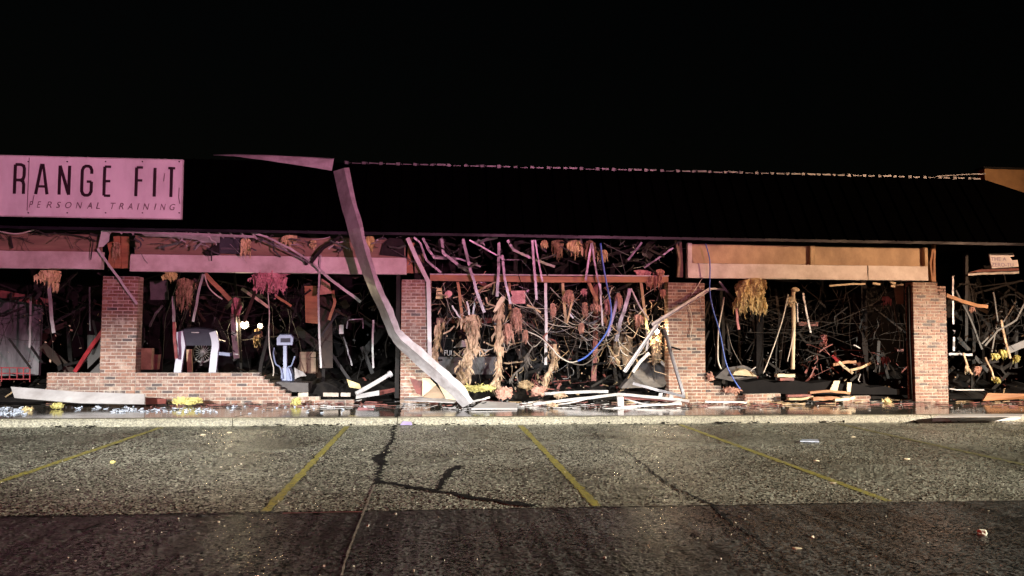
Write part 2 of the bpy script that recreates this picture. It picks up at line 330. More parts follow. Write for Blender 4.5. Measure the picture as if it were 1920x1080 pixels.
# ================================================================== the setting
rnd = random.Random(7)
def sheet(name, x0, x1, y0, y1, z, mat, nx=1, ny=1):
    b = MB(); 
    for j in range(ny + 1):
        for i in range(nx + 1): b.v.append(Vector((x0 + (x1 - x0) * i / nx, y0 + (y1 - y0) * j / ny, z)))
    for j in range(ny):
        for i in range(nx): k = j * (nx + 1) + i; b.f.append((k, k + 1, k + nx + 2, k + nx + 1))
    return b.build(name, mat, kind='structure', org=(0, 0, z))
sheet('ground', -400, 400, -300, 500, -.03, m['tar'])
def relief(name, x0, x1, y0, y1, step, sig, mat, seed):
    """coarse aggregate standing out of the paving, as real relief"""
    nx, ny = int((x1 - x0) / step), int((y1 - y0) / step); rs = np.random.RandomState(seed)
    X, Y = np.meshgrid(np.linspace(x0, x1, nx + 1), np.linspace(y0, y1, ny + 1))
    h = rs.normal(0, 1, X.shape); h2 = rs.normal(0, 1, X.shape)
    for _ in range(2): h2 = (h2 + np.roll(h2, 1, 0) + np.roll(h2, 1, 1) + np.roll(np.roll(h2, 1, 0), 1, 1)) / 4
    Z = sig * (.85 * h + .6 * h2) + .0008 * np.sin(X * .7 + 1) * np.sin(Y * .9)
    X = X + rs.uniform(-.3, .3, X.shape) * step; Y = Y + rs.uniform(-.3, .3, Y.shape) * step
    X[:, 0] = x0; X[:, -1] = x1; Y[0] = y0; Y[-1] = y1
    co = np.stack([X, Y, Z], -1).reshape(-1, 3); i = np.arange(nx * ny); i = i + i // nx
    q = np.stack([i, i + 1, i + nx + 2, i + nx + 1], -1)
    me = bpy.data.meshes.new(name); me.vertices.add(len(co)); me.vertices.foreach_set('co', co.astype(np.float32).ravel())
    me.loops.add(q.size); me.loops.foreach_set('vertex_index', q.astype(np.int32).ravel())
    me.polygons.add(len(q)); me.polygons.foreach_set('loop_start', np.arange(0, q.size, 4, dtype=np.int32)); me.polygons.foreach_set('loop_total', np.full(len(q), 4, dtype=np.int32))
    me.update(calc_edges=True); me.materials.append(mat); o = bpy.data.objects.new(name, me); col.objects.link(o); o['kind'] = 'structure'; return o
relief('parking_lot', -9, 10.5, -9.33, -2.8, .013, .0032, m['pavement'], 1)
sheet('parking_lot', -60, -9, -9.33, -2.8, 0, m['pavement']); sheet('parking_lot', 10.5, 60, -9.33, -2.8, 0, m['pavement'])
relief('drive_lane', -6.2, 6.8, -13.6, -9.355, .013, .0021, m['drive'], 2)
sheet('drive_lane', -60, 60, -90, -13.6, 0, m['drive']); sheet('drive_lane', -60, -6.2, -13.6, -9.355, 0, m['drive']); sheet('drive_lane', 6.8, 60, -13.6, -9.355, 0, m['drive'])
sheet('walkway', -40, 40, -2.66, .02, .125, m['walk'])
FZ = .135
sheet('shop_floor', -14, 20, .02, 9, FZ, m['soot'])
def ribbon(name, pts, wpx, mat, z=.004, jit=.25, kind='structure', seed=1, parent=None):
    g = random.Random(seed); pp = [G(u, v, z) for u, v in pts]; fine = []
    for a, c in zip(pp, pp[1:]):
        k = max(2, int((c - a).length / .07))
        for i in range(k): fine.append(a.lerp(c, i / k))
    fine.append(pp[-1]); b = MB(); n = len(fine)
    for i, p in enumerate(fine):
        t = (fine[min(i + 1, n - 1)] - fine[max(i - 1, 0)]).normalized(); s = Vector((-t.y, t.x, 0))
        wv = (wpx[0] + (wpx[1] - wpx[0]) * i / (n - 1)) / 2
        b.v += [p + s * wv * (1 + g.gauss(0, jit)) , p - s * wv * (1 + g.gauss(0, jit))]
        if jit > .3: off = s * g.gauss(0, .014); b.v[-1] += off; b.v[-2] += off
    for i in range(n - 1): b.f.append((2 * i, 2 * i + 1, 2 * i + 3, 2 * i + 2))
    return b.build(name, mat, kind=kind)
# stall lines, at right angles to the shop front
for k, x in enumerate((-7.2, -4.37, -1.42, 1.445, 4.18, 7.0)):
    b = MB(); n = 60; g = random.Random(k)
    for i in range(n + 1):
        y = -2.95 - 6.36 * i / n; wv = .044 * (1 + g.gauss(0, .16))
        b.v += [Vector((x - wv, y, .0042)), Vector((x + wv, y, .0042))]
    for i in range(n): b.f.append((2 * i, 2 * i + 2, 2 * i + 3, 2 * i + 1))
    b.build('stall_line', m['paintworn' if k in (0, 5) else 'paintyellow'], kind='structure')
ribbon('pavement_joint', [(-300, 974), (360, 965), (690, 959)], (.016, .016), m['tar'], .004, .3)
ribbon('pavement_joint', [(530, 962), (682, 959)], (.03, .03), m['rust'], .005, .3)
ribbon('pavement_joint', [(690, 958), (1010, 951), (1330, 946), (2100, 935)], (.012, .014), m['seam'], .004, .4)
ribbon('pavement_crack', [(746, 792), (738, 803), (733, 828), (722, 846), (716, 868), (707, 898), (703, 908)], (.06, .06), m['tar'], .007, .5, seed=3)
ribbon('pavement_crack', [(724, 846), (704, 861), (719, 872)], (.10, .14), m['tar'], .007, .5, seed=4)
ribbon('pavement_crack', [(702, 908), (690, 940), (680, 965), (662, 1010), (648, 1050), (640, 1079)], (.022, .012), m['seam'], .006, .3, seed=5)
ribbon('pavement_crack', [(706, 901), (760, 911), (830, 922), (900, 935), (960, 943), (1003, 948)], (.09, .11), m['tar'], .009, .4, seed=6)
ribbon('pavement_crack', [(863, 873), (847, 880), (838, 893), (826, 904), (820, 917)], (.10, .05), m['tar'], .007, .5, seed=7)
ribbon('pavement_crack', [(1188, 857), (1222, 885), (1268, 915), (1330, 944), (1352, 961)], (.010, .03), m['tar'], .007, .5, seed=8)
ribbon('pavement_crack', [(1352, 961), (1372, 980), (1408, 1000), (1440, 1024)], (.03, .012), m['tar'], .007, .6, seed=9)
ribbon('pavement_crack', [(1460, 803), (1560, 832), (1680, 862), (1800, 890), (1930, 922)], (.012, .02), m['seam'], .006, .4, seed=10)
ribbon('pavement_crack', [(1110, 800), (1122, 822), (1170, 845), (1188, 857)], (.008, .012), m['tar'], .007, .5, seed=11)
ribbon('pavement_crack', [(470, 838), (600, 842), (716, 838)], (.008, .012), m['tar'], .007, .5, seed=12)
ribbon('pavement_crack', [(130, 995), (160, 992), (188, 982)], (.02, .03), m['tar'], .007, .6, seed=13)
ribbon('walkway_crack', [(762, 742), (757, 760), (750, 770), (744, 782)], (.02, .04), m['tar'], .129, .5, seed=14)
ribbon('walkway_crack', [(556, 768), (470, 775), (441, 781)], (.01, .02), m['tar'], .129, .5, seed=15)
# kerb in cast sections, chipped along the top edge
kr = thing('kerb', None, None, (0, -2.73, 0)); kr['kind'] = 'structure'
edges = [-14, G(8, 792, .06).x, G(441, 790, .06).x, G(745, 790, .06).x, G(1410, 786, .06).x, G(1745, 785, .06).x, 18]
for a, c in zip(edges, edges[1:]):
    b = MB(); n = max(4, int((c - a) / .06)); g = random.Random(int(a * 50))
    for i in range(n + 1):
        x = a + .006 + (c - a - .012) * i / n
        ch = max(0, noise.noise(Vector((x * 2.1, 3, 1))) - .1) * .05 + abs(g.gauss(0, .003))
        bt = max(0, noise.noise(Vector((x * 1.7, 9, 1))) - .15) * .07
        for y, z in ((-2.80 - bt * .3, 0), (-2.80, .03 + bt), (-2.795, .095 - ch), (-2.775, .127 - ch * .4), (-2.64, .129), (-2.64, 0)): b.v.append(Vector((x, y, z)))
    for i in range(n):
        for j in range(5): q = i * 6 + j; b.f.append((q, q + 6, q + 7, q + 1))
    b.f += [(0, 1, 2, 3, 4, 5), tuple(n * 6 + j for j in range(5, -1, -1))]
    b.build('kerb_section', m['kerb'], kr)

# ================================================================== masonry, brick by brick
CH = .0677; BL = .2032
def brick_mesh(L_, D_=.095, H_=.055, c=.004):
    b = MB(); a, d, h = L_ / 2, D_, H_ / 2
    f = [(-a + c, 0, -h + c), (a - c, 0, -h + c), (a - c, 0, h - c), (-a + c, 0, h - c)]
    g = [(-a, c, -h), (a, c, -h), (a, c, h), (-a, c, h)]; k = [(-a, d, -h), (a, d, -h), (a, d, h), (-a, d, h)]
    b.add(f + g + k, [(0, 1, 2, 3)] + [(i + 4, (i + 1) % 4 + 4, (i + 1) % 4, i) for i in range(4)] + [(i + 8, (i + 1) % 4 + 8, (i + 1) % 4 + 4, i + 4) for i in range(4)] + [(11, 10, 9, 8)])
    me = bpy.data.meshes.new('brick'); me.from_pydata([tuple(p) for p in b.v], [], b.f); me.materials.append(m['brick']); return me
BM = {}
def bmesh_for(L_):
    k = round(L_ / .01) * .01
    if k not in BM: BM[k] = brick_mesh(max(k, .03) - .0005)
    return BM[k]
def lay(parent, x, y, z, L_, rotz=0., g=rnd, tilt=0.):
    o = bpy.data.objects.new('brick', bmesh_for(L_)); col.objects.link(o); o.parent = parent
    o.location = Vector((x, y + g.uniform(-.005, .004), z)) - ORG[parent]
    o.rotation_euler = (g.gauss(0, .006), tilt + g.gauss(0, .004), rotz + g.gauss(0, .006)); return o
def course(parent, x0, x1, y, k, z0=.128, full=True, g=rnd):
    z = z0 + CH * (k + .5); x = x0; first = True; gap = .0135
    while x < x1 - .03:
        L_ = BL - gap
        if first and k % 2: L_ = BL / 2 - gap
        first = False
        if x + L_ > x1: L_ = x1 - x
        if L_ > .035: lay(parent, x + L_ / 2, y, z, L_, 0, g)
        x += L_ + gap
def pier(label, x0, x1, ztop, y0=0., dep=.3, skip=lambda k, x: False, foot=None, group='brick piers along the shop front'):
    t = thing('brick_pier', label, 'pier', ((x0 + x1) / 2, y0 + dep / 2, .125), group)
    n = int((ztop - .128) / CH); b = MB()
    top = []
    b.box((x0 + .006, y0 + .007, .122), (x1 - .006, y0 + dep - .007, .128 + CH * (n - 4)))
    b.box((x0 + .006, y0 + .007, .128 + CH * (n - 4)), (x1 - .2 if skip(n - 1, x1) else x1 - .006, y0 + dep - .007, .128 + CH * n))
    core = b
    for k in range(n):
        xr = x1
        while skip(k, xr - .02) and xr > x0 + .2: xr -= .1
        course(t, x0, xr, y0, k)
        z = .128 + CH * (k + .5)
        for xs, rz in ((x0, -math.pi / 2), (xr, math.pi / 2)):
            if xr < x1 and xs == xr: continue
            # the brick returning along the side, its end against the front brick
            lay(t, xs, y0 + .095 + .011 + .0915, z, .183, rz)
    if foot:
        for k, (fx0, fx1) in enumerate(foot):
            if fx0 < x0: course(t, fx0, x0 - .011, y0 + .004, k)
            if fx1 > x1: course(t, x1 + .011, fx1, y0 + .004, k)
            z = .128 + CH * k
            core.box((min(fx0, x0) + .012, y0 + .013, z), (max(fx1, x1) - .012, y0 + .20, z + CH))
    core.build('mortar_core', m['mortar'], t)
    return t
X1 = (P(190, 600).x, P(257, 600).x); X2 = (P(752, 600).x, P(808, 600).x); X3 = (P(1253, 600).x, P(1322, 600).x); X4 = (P(1714, 640).x, P(1776, 640).x)
BT = 2.74
pier('brick pier rising out of the low brick wall below the pink sign', X1[0], X1[1], 2.70)
pier('brick pier behind the foot of the bent flashing, white downpipe down its right edge', X2[0], X2[1], 2.69)
f3 = [(X3[0] - .12, P(1398, 750).x), (X3[0] - .08, P(1396, 745).x), (X3[0] - .05, P(1384, 735).x), (X3[0], P(1366, 728).x), (X3[0], P(1352, 720).x), (X3[0], P(1338, 712).x), (X3[0], P(1330, 705).x)]
pier('brick pier with a broken stepped foot and the glaring work light to its left', X3[0], X3[1], 2.70, foot=f3)
pier('rightmost brick pier, orange lit, its top right corner broken off', X4[0], X4[1], 2.76, skip=lambda k, x: k > 36 - 2 * (x < X4[1] - .15) * 8 and x > X4[1] - .16 + (38 - k) * .02 if k > 34 else False)
# low wall, stepping down where it was knocked away
kw = thing('brick_knee_wall', 'low brick wall running out of the leftmost pier, its right end broken into steps', 'wall', ((P(87, 700).x + P(487, 700).x) / 2, .15, .125))
wl = P(88, 703).x; core = MB()
ends = [P(664, 752).x, P(600, 745).x, P(545, 740).x, P(534, 735).x, P(524, 727).x, P(513, 720).x, P(503, 714).x, P(494, 708).x, P(487, 703).x]
for k in range(9):
    sh = .07 * (k % 2) if k < 3 else 0
    course(kw, wl + sh, X1[0] - .011, .0, k); course(kw, X1[1] + .011, ends[k], .0, k)
    z = .128 + CH * k
    core.box((wl + sh + .012, .008, z), (X1[0] - .002, .19, z + CH)); core.box((X1[1] + .002, .008, z), (ends[k] - .012, .19, z + CH))
core.build('mortar_core', m['mortar'], kw)
for i, (u, v, L_) in enumerate(((568, 741, .19), (620, 741, .30), (648, 741, .19))):
    b = MB(); p = P(u, v, .03); b.obox(p + Vector((0, .05, .01)), (L_, .1, .075), (0, rnd.gauss(0, .05), rnd.gauss(0, .1)))
    b.build('loose_block', m['mortar'], None, ('pale loose block nearest the stepped break of the low wall', 'pale loose block in the middle of the low course, longest of three', 'pale loose block at the right end of the low course')[i], 'block', 'loose blocks on the low course')
# a fallen piece of wall
def chunk(label, pts, ncol, nrow, Y, rot):
    c = P(*pts, Y); t = thing('brick_chunk', label, 'rubble', c, 'fallen pieces of brick wall'); b = MB()
    w_ = ncol * BL; b.box((c.x - w_ / 2 + .02, c.y + .006, c.z), (c.x + w_ / 2 - .02, c.y + .16, c.z + nrow * CH))
    b.build('mortar_core', m['mortar'], t)
    for k in range(nrow): course(t, c.x - w_ / 2 + rnd.uniform(-.04, .04), c.x + w_ / 2 + rnd.uniform(-.04, .04), c.y, k, c.z)
    t.rotation_euler = rot
chunk('piece of brick wall lying flat right of the stepped pier foot', (1432, 757), 4, 3, -.12, (0, R_(-1), R_(4)))
chunk('piece of pale brick wall lying beyond the broken boards', (1606, 755), 3, 2, -.1, (0, R_(-2), R_(-5)))

# ================================================================== the building
bl = thing('strip_mall', 'long single-storey strip mall, burnt out and torn open under a black metal roof', 'building', (2, 4.5, .125))
EZ, EY, RZ, RY = 3.50, -.6, 5.12, .5
XL, XR = -11., P(1845, 330, .5).x
b = MB()
prof = lambda x, zt: [(x, EY + .03, EZ), (x, RY + .0, zt), (x, RY + .35, zt), (x, EY + .35, EZ)]
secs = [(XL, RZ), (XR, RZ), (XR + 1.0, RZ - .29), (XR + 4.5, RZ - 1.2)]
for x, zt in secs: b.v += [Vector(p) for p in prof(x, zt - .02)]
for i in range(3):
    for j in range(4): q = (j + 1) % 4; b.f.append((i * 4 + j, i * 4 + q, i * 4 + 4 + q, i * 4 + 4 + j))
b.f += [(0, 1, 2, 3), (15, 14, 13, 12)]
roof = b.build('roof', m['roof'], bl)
# standing seam panels
pw = .355; pm = None; nP = int((XR - XL) / pw)
for i in range(nP):
    x = XL + pw * i
    if pm is None:
        b = MB(); d = Vector((0, RY - EY, RZ - EZ)).normalized(); nn = Vector((0, -d.z, d.y)); ln = Vector((0, RY - EY, RZ - EZ)).length
        def cr(xa, xb, h0, h1):
            q = [Vector((xa, 0, 0)) + nn * h0, Vector((xb, 0, 0)) + nn * h0, Vector((xb, 0, 0)) + nn * h1, Vector((xa, 0, 0)) + nn * h1]
            b.prism(q, d * (ln - .02))
        cr(.002, pw - .024, .004, .012); cr(pw - .022, pw - .002, .004, .05)
        pm = bpy.data.meshes.new('roof_panel'); pm.from_pydata([tuple(p) for p in b.v], [], b.f); pm.materials.append(m['roof'])
    o = bpy.data.objects.new('roof_panel', pm); col.objects.link(o); o.parent = roof
    o.location = Vector((x, EY, EZ)) - ORG[roof] + Vector((0, rnd.uniform(-.003, .003), 0))
# cleats left along the ridge where the cap was torn off
cl = MB().add([], []); 
for i in range(60):
    x = P(646, 303, RY).x + .356 * i
    if x > XR - .1: break
    u = 646 + i * 30.6
    if 962 < u < 978 or 1022 < u < 1042: continue
    b = MB(); h = .055 + rnd.uniform(-.015, .02)
    b.obox((x + .05, RY - .03, RZ - .012), (.075, .05, h), (0, rnd.gauss(0, .1), 0))
    ln = .235 + rnd.uniform(-.05, .02)
    b.obox((x + .105 + ln / 2, RY - .02, RZ - .012 + rnd.gauss(0, .008)), (ln, .02, .038), (0, rnd.gauss(0, .03), 0))
    b.build('ridge_cleat', m['grey'], roof)
b = MB(); pts = [Vector((XR - 1.2 + .3 * i, RY - .03, RZ + .01 + .03 * i - .002 * i * i)) for i in range(5)]
b.bar(pts, .07, .02, (0, 0, 1)); b.build('ridge_trim', m['grey'], roof)
# drip edge, dented
b = MB(); n = 110
for i in range(n + 1):
    x = XL + (XR + 4.5 - XL) * i / n; dz = .012 * noise.noise(Vector((x * .9, 0, 5))); dy = .02 * noise.noise(Vector((x * 1.4, 4, 5)))
    b.v += [Vector((x, EY - .01 + dy, EZ - .035 + dz)), Vector((x, EY - .02 + dy * .5, EZ + .02)), Vector((x, EY + .03, EZ + .025)), Vector((x, EY + .03, EZ - .03 + dz))]
for i in range(n):
    for j in range(4): q = (j + 1) % 4; b.f.append((i * 4 + j, i * 4 + 4 + j, i * 4 + 4 + q, i * 4 + q))
b.build('drip_edge', m['trimdark'], bl)
# shell behind
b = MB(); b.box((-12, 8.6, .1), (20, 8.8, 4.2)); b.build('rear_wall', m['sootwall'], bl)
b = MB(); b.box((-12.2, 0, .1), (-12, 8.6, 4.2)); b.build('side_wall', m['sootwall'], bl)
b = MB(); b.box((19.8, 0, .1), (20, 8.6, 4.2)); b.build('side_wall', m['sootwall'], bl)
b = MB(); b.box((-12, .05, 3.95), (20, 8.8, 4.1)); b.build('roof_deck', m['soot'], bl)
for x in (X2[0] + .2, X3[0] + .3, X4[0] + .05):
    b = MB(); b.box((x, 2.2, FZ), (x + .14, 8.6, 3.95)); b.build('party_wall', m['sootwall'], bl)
for i in range(17):
    b = MB(); x = -10 + i * 1.4 + rnd.uniform(-.2, .2)
    b.bar([Vector((x, .3, 3.75 - rnd.uniform(0, .1))), Vector((x + rnd.gauss(0, .1), 8.5, 3.75))], .05, .24, (0, 0, 1)); b.build('ceiling_joist', m['charred'], bl)
b = MB(); b.box((P(1846, 318, 3).x, 3, 4.15), (24, 3.25, P(1860, 317, 3).z)); b.build('parapet', m['tanwall'], bl)
b = MB(); b.box((P(1846, 318, 3).x - .06, 2.95, P(1860, 317, 3).z), (24, 3.3, P(1860, 317, 3).z + .05)); b.build('parapet_cap', m['charred'], bl)
# fascia beams: pale clad box below, bare sheathing set back above
def fascia(u0, u1, vb0, vm0, vb1, vm1, Yf=-.04, sm_='ply'):
    x0, x1 = P(u0, vb0, Yf).x, P(u1, vb1, Yf).x; zb = (P(u0, vb0, Yf).z + P(u1, vb1, Yf).z) / 2; zm = (P(u0, vm0, Yf).z + P(u1, vm1, Yf).z) / 2
    b = MB(); n = max(6, int((x1 - x0) / .25))
    for i in range(n + 1):
        x = x0 + (x1 - x0) * i / n; dy = .018 * noise.noise(Vector((x * 1.3, 1, zb))); dz = .01 * noise.noise(Vector((x * .9, 7, 2)))
        b.v += [Vector((x, Yf + dy, zb + dz)), Vector((x, Yf + .012 + dy * .4, zm + dz)), Vector((x, Yf + .16, zm + .01)), Vector((x, Yf + .16, zb))]
    for i in range(n):
        for j in range(4): q = (j + 1) % 4; b.f.append((i * 4 + j, i * 4 + 4 + j, i * 4 + 4 + q, i * 4 + q))
    b.f += [(3, 2, 1, 0), tuple(n * 4 + j for j in range(4))]
    f_ = b.build('fascia_beam', m['fascia'], bl)
    b = MB(); b.box((x0 + .05, Yf + .10, zm + .012), (x1 - .03, Yf + .125, 3.46)); b.build('sheathing', m[sm_], f_)
    return x0, x1, zb, zm, f_
fascia(-160, 189, 502, 469, 503, 471); fascia(243, 762, 507, 474, 516, 486)
x0, x1, zb, zm, fr = fascia(1290, 1741, 520, 493, 527, 500, -.06, 'plytan')
b = MB(); b.box((x0, -.062, zm + .003), (x0 + .09, .05, 3.47)); b.build('end_board', m['fascia'], fr)
b = MB(); b.box((x1 - .07, -.062, zm + .003), (x1, .05, 3.46)); b.build('end_board', m['tan'], fr)
for u in (1522,):
    xx = P(u, 480).x; b = MB(); b.box((xx - .05, -.05, zm + .004), (xx + .05, .038, 3.46)); b.build('batten', m['tan'], fr)
xx = P(1625, 515).x; b = MB(); b.box((xx - .006, -.066, zb), (xx + .006, -.055, zm)); b.build('seam_strip', m['seam'], fr)
# timber header over the middle bay and the charred posts above the piers; last one paints a pier's shaded side
b = MB(); a, c = P(806, 521, .12), P(1252, 524, .12); b.bar([a, a.lerp(c, .5) + Vector((0, 0, -.02)), c], .12, .09); hd = b.build('timber_header', m['wood'], bl)
b = MB(); b.bar([a + Vector((0, -.03, .07)), c + Vector((0, -.03, .07))], .022, .10); b.build('header_plate', m['pale'], hd)
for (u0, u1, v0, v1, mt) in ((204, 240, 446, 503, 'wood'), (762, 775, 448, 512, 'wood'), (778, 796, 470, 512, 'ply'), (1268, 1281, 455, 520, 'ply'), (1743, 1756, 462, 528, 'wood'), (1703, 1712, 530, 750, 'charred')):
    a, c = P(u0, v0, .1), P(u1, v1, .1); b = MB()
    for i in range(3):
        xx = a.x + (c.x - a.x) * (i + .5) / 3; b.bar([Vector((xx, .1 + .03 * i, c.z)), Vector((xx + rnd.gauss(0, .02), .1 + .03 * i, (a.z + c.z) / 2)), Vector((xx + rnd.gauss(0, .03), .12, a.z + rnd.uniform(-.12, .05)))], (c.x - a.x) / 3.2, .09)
    b.build('post_and_shade', m[mt], bl)
# ceiling grid left hanging under the eave of the left shop
a, c = P(205, 433, -.3), P(480, 444, -.3); b = MB(); b.bar([a, c], .05, .02); 
for i in range(14): q = a.lerp(c, i / 13.); b.bar([q + Vector((-.08, .0, .08)), q + Vector((.02, .02, -.05))], .03, .012)
b.build('soffit_rail', m['pale'], bl)
# ================================================================== lettering
def flat_text(s, size, shear=0., ext=.004):
    cu = bpy.data.curves.new('t', 'FONT'); cu.body = s; cu.size = size; cu.shear = shear; cu.extrude = ext; cu.resolution_u = 3
    o = bpy.data.objects.new('t', cu); me = bpy.data.meshes.new_from_object(o); bpy.data.objects.remove(o); bpy.data.curves.remove(cu)
    vs_ = [v.co.copy() for v in me.vertices]; fs = [tuple(p.vertices) for p in me.polygons]; bpy.data.meshes.remove(me); return vs_, fs
def glyph(b, s, O, ex, ez, ny, w_, h, shear=0., ext=.003):
    """one line of type in a box w_ x h, lower left corner at O"""
    vs_, fs = flat_text(s, 1., shear, 0.)
    if not vs_: return
    x0 = min(p.x for p in vs_); x1 = max(p.x for p in vs_); y0 = min(p.y for p in vs_); y1 = max(p.y for p in vs_)
    n = len(vs_); fr = [O + ex * ((p.x - x0) / (x1 - x0) * w_) + ez * ((p.y - y0) / (y1 - y0) * h) + ny * ext for p in vs_]
    b.add(fr, fs)
STROKES = {
 'R': ([[(0, 0), (0, 1)], [(0, 1), (.62, 1), (.9, .96), (1, .86), (1, .62), (.9, .51), (.62, .47), (0, .47)], [(.62, .47), (.9, .42), (1, .32), (1, 0)]], 20),
 'A': ([[(0, 0), (.42, 1), (.58, 1), (1, 0)], [(.17, .27), (.83, .27)]], 24),
 'N': ([[(0, 0), (0, 1)], [(0, 1), (1, 0)], [(1, 0), (1, 1)]], 21),
 'G': ([[(1, .74), (1, .86), (.86, .96), (.66, 1), (.34, 1), (.14, .96), (0, .86), (0, .14), (.14, .04), (.34, 0), (.66, 0), (.86, .04), (1, .14), (1, .47)], [(1, .47), (.5, .47)]], 21),
 'E': ([[(0, 0), (0, 1)], [(0, 1), (1, 1)], [(0, .5), (.95, .5)], [(0, 0), (1, 0)]], 15.5),
 'F': ([[(0, 0), (0, 1)], [(0, 1), (1, 1)], [(0, .55), (.95, .55)]], 15.5),
 'I': ([[(0, 0), (0, 1)]], 0), 'T': ([[(.5, 0), (.5, 1)], [(0, 1), (1, 1)]], 17)}
def stroke_letter(b, ch, O, ex, ez, ny, w_, h, t):
    k = 0
    for ln in STROKES[ch][0]:
        pts = [Vector((x * w_, y * h)) for x, y in ln]; n = len(pts); k += 1
        L_, R2 = [], []
        for i, p in enumerate(pts):
            d0 = (pts[i] - pts[i - 1]).normalized() if i else (pts[1] - pts[0]).normalized()
            d1 = (pts[i + 1] - pts[i]).normalized() if i < n - 1 else d0
            tt = (d0 + d1).normalized(); nr = Vector((-tt.y, tt.x)); ca = max(.5, nr.dot(Vector((-d0.y, d0.x))))
            hz = abs(d0.x) > .95 and n < 5
            L_.append(p + nr * (t * (.42 if hz else .5) / ca)); R2.append(p - nr * (t * (.42 if hz else .5) / ca))
        for i in range(n - 1):
            q = [L_[i], R2[i], R2[i + 1], L_[i + 1]]
            b.add([O + ex * a.x + ez * a.y + ny * (.003 + .0006 * k) for a in q], [(0, 1, 2, 3)])
SY = -.78
c00, c10, c11, c01 = P(-330, 395, SY), P(341, 411, SY), P(341, 302, SY), P(-330, 283, SY)
zb, zt = P(150, 406.5, SY).z, P(150, 296, SY).z
x0, x1 = c00.x, (c10.x + c11.x) / 2
sg = thing('shop_sign', 'long pink lit sign board reading RANGE FIT, PERSONAL TRAINING in dark letters', 'sign', ((x0 + x1) / 2, SY, zb))
b = MB(); nx, nz = 40, 8
for j in range(nz + 1):
    for i in range(nx + 1):
        x = x0 + (x1 - x0) * i / nx; z = zb + (zt - zb) * j / nz
        e = min(i, nx - i, j, nz - j) > 0
        b.v.append(Vector((x, SY + (.010 * noise.noise(Vector((x * 1.7, z * 2.3, 3))) + .004 if e else .006), z)))
for j in range(nz):
    for i in range(nx): q = j * (nx + 1) + i; b.f.append((q, q + 1, q + nx + 2, q + nx + 1))
b.build('panel', m['signwhite'], sg, sm=True)
b = MB(); b.box((x0 - .01, SY + .02, zb - .015), (x1 + .012, SY + .09, zt + .015)); b.build('frame', m['charred'], sg)
b = MB(); b.box((x1 - .004, SY - .004, zb - .01), (x1 + .02, SY + .015, zt + .01)); b.box((x0, SY - .004, zb - .02), (x1 - .005, SY + .015, zb - .002)); b.box((x0, SY - .004, zt + .002), (x1 - .005, SY + .015, zt + .018)); b.build('edge_trim', m['white'], sg)
xs = P(53, 350, SY).x; b = MB(); b.box((xs - .006, SY - .009, zb + .1), (xs + .006, SY - .005, zt - .02)); b.build('panel_seam', m['inkgrey'], sg)
EXv, EZv, NY = Vector((1, 0, 0)), Vector((0, 0, 1)), Vector((0, -1, 0))
LY = SY - .008
for ch, ul in zip('RANGEFIT', (27, 67, 111, 153, 195, 255, 289.5, 314)):
    O = P(ul, 363, LY); O.z = P(180, 366.5, LY).z; b = MB()
    stroke_letter(b, ch, O, EXv, EZv, NY, PX(STROKES[ch][1] - 4.5, LY), PX(53, LY), PX(5.4, LY)); b.build('letter', m['ink'], sg)
us = [54, 69, 87, 105, 122, 142, 163, 180, 0, 207, 223, 239, 257, 268, 289, 300, 318]; wd = [7, 7, 9, 8, 11, 11, 9, 7, 0, 9, 8, 9, 4, 11, 4, 10, 10]
for ch, u, wv in zip('PERSONAL TRAINING', us, wd):
    if ch == ' ': continue
    O = P(u, 392, LY); O.z = P(180, 391.5, LY).z - (u - 180) * .0 ; b = MB(); glyph(b, ch, O, EXv, EZv, NY, PX(wv, LY), PX(11.5, LY), .25); b.build('letter', m['inkgrey'], sg)
for pts in ([(336, 352), (335, 370), (337, 382)], [(309, 325), (307, 340)], [(64, 366), (60, 384)]):
    b = MB(); pp = [P(u, v, LY) for u, v in pts]; b.bar(pp, .010, .006); b.build('crease', m['inkgrey'], sg)
for u in (53, 126, 198, 267, 336):
    for v in (303, 399):
        p = P(u, v, LY); b = MB(); b.tube([Vector((p.x, LY - .006, p.z)), Vector((p.x, LY + .01, p.z))], .013, 8); b.build('screw', m['ink'], sg)
for u in (-250, 40, 300):
    p = P(u, 350, SY); b = MB(); b.bar([Vector((p.x, SY + .06, p.z)), Vector((p.x, EY + .75, p.z))], .05, .05); b.build('bracket', m['charred'], sg)

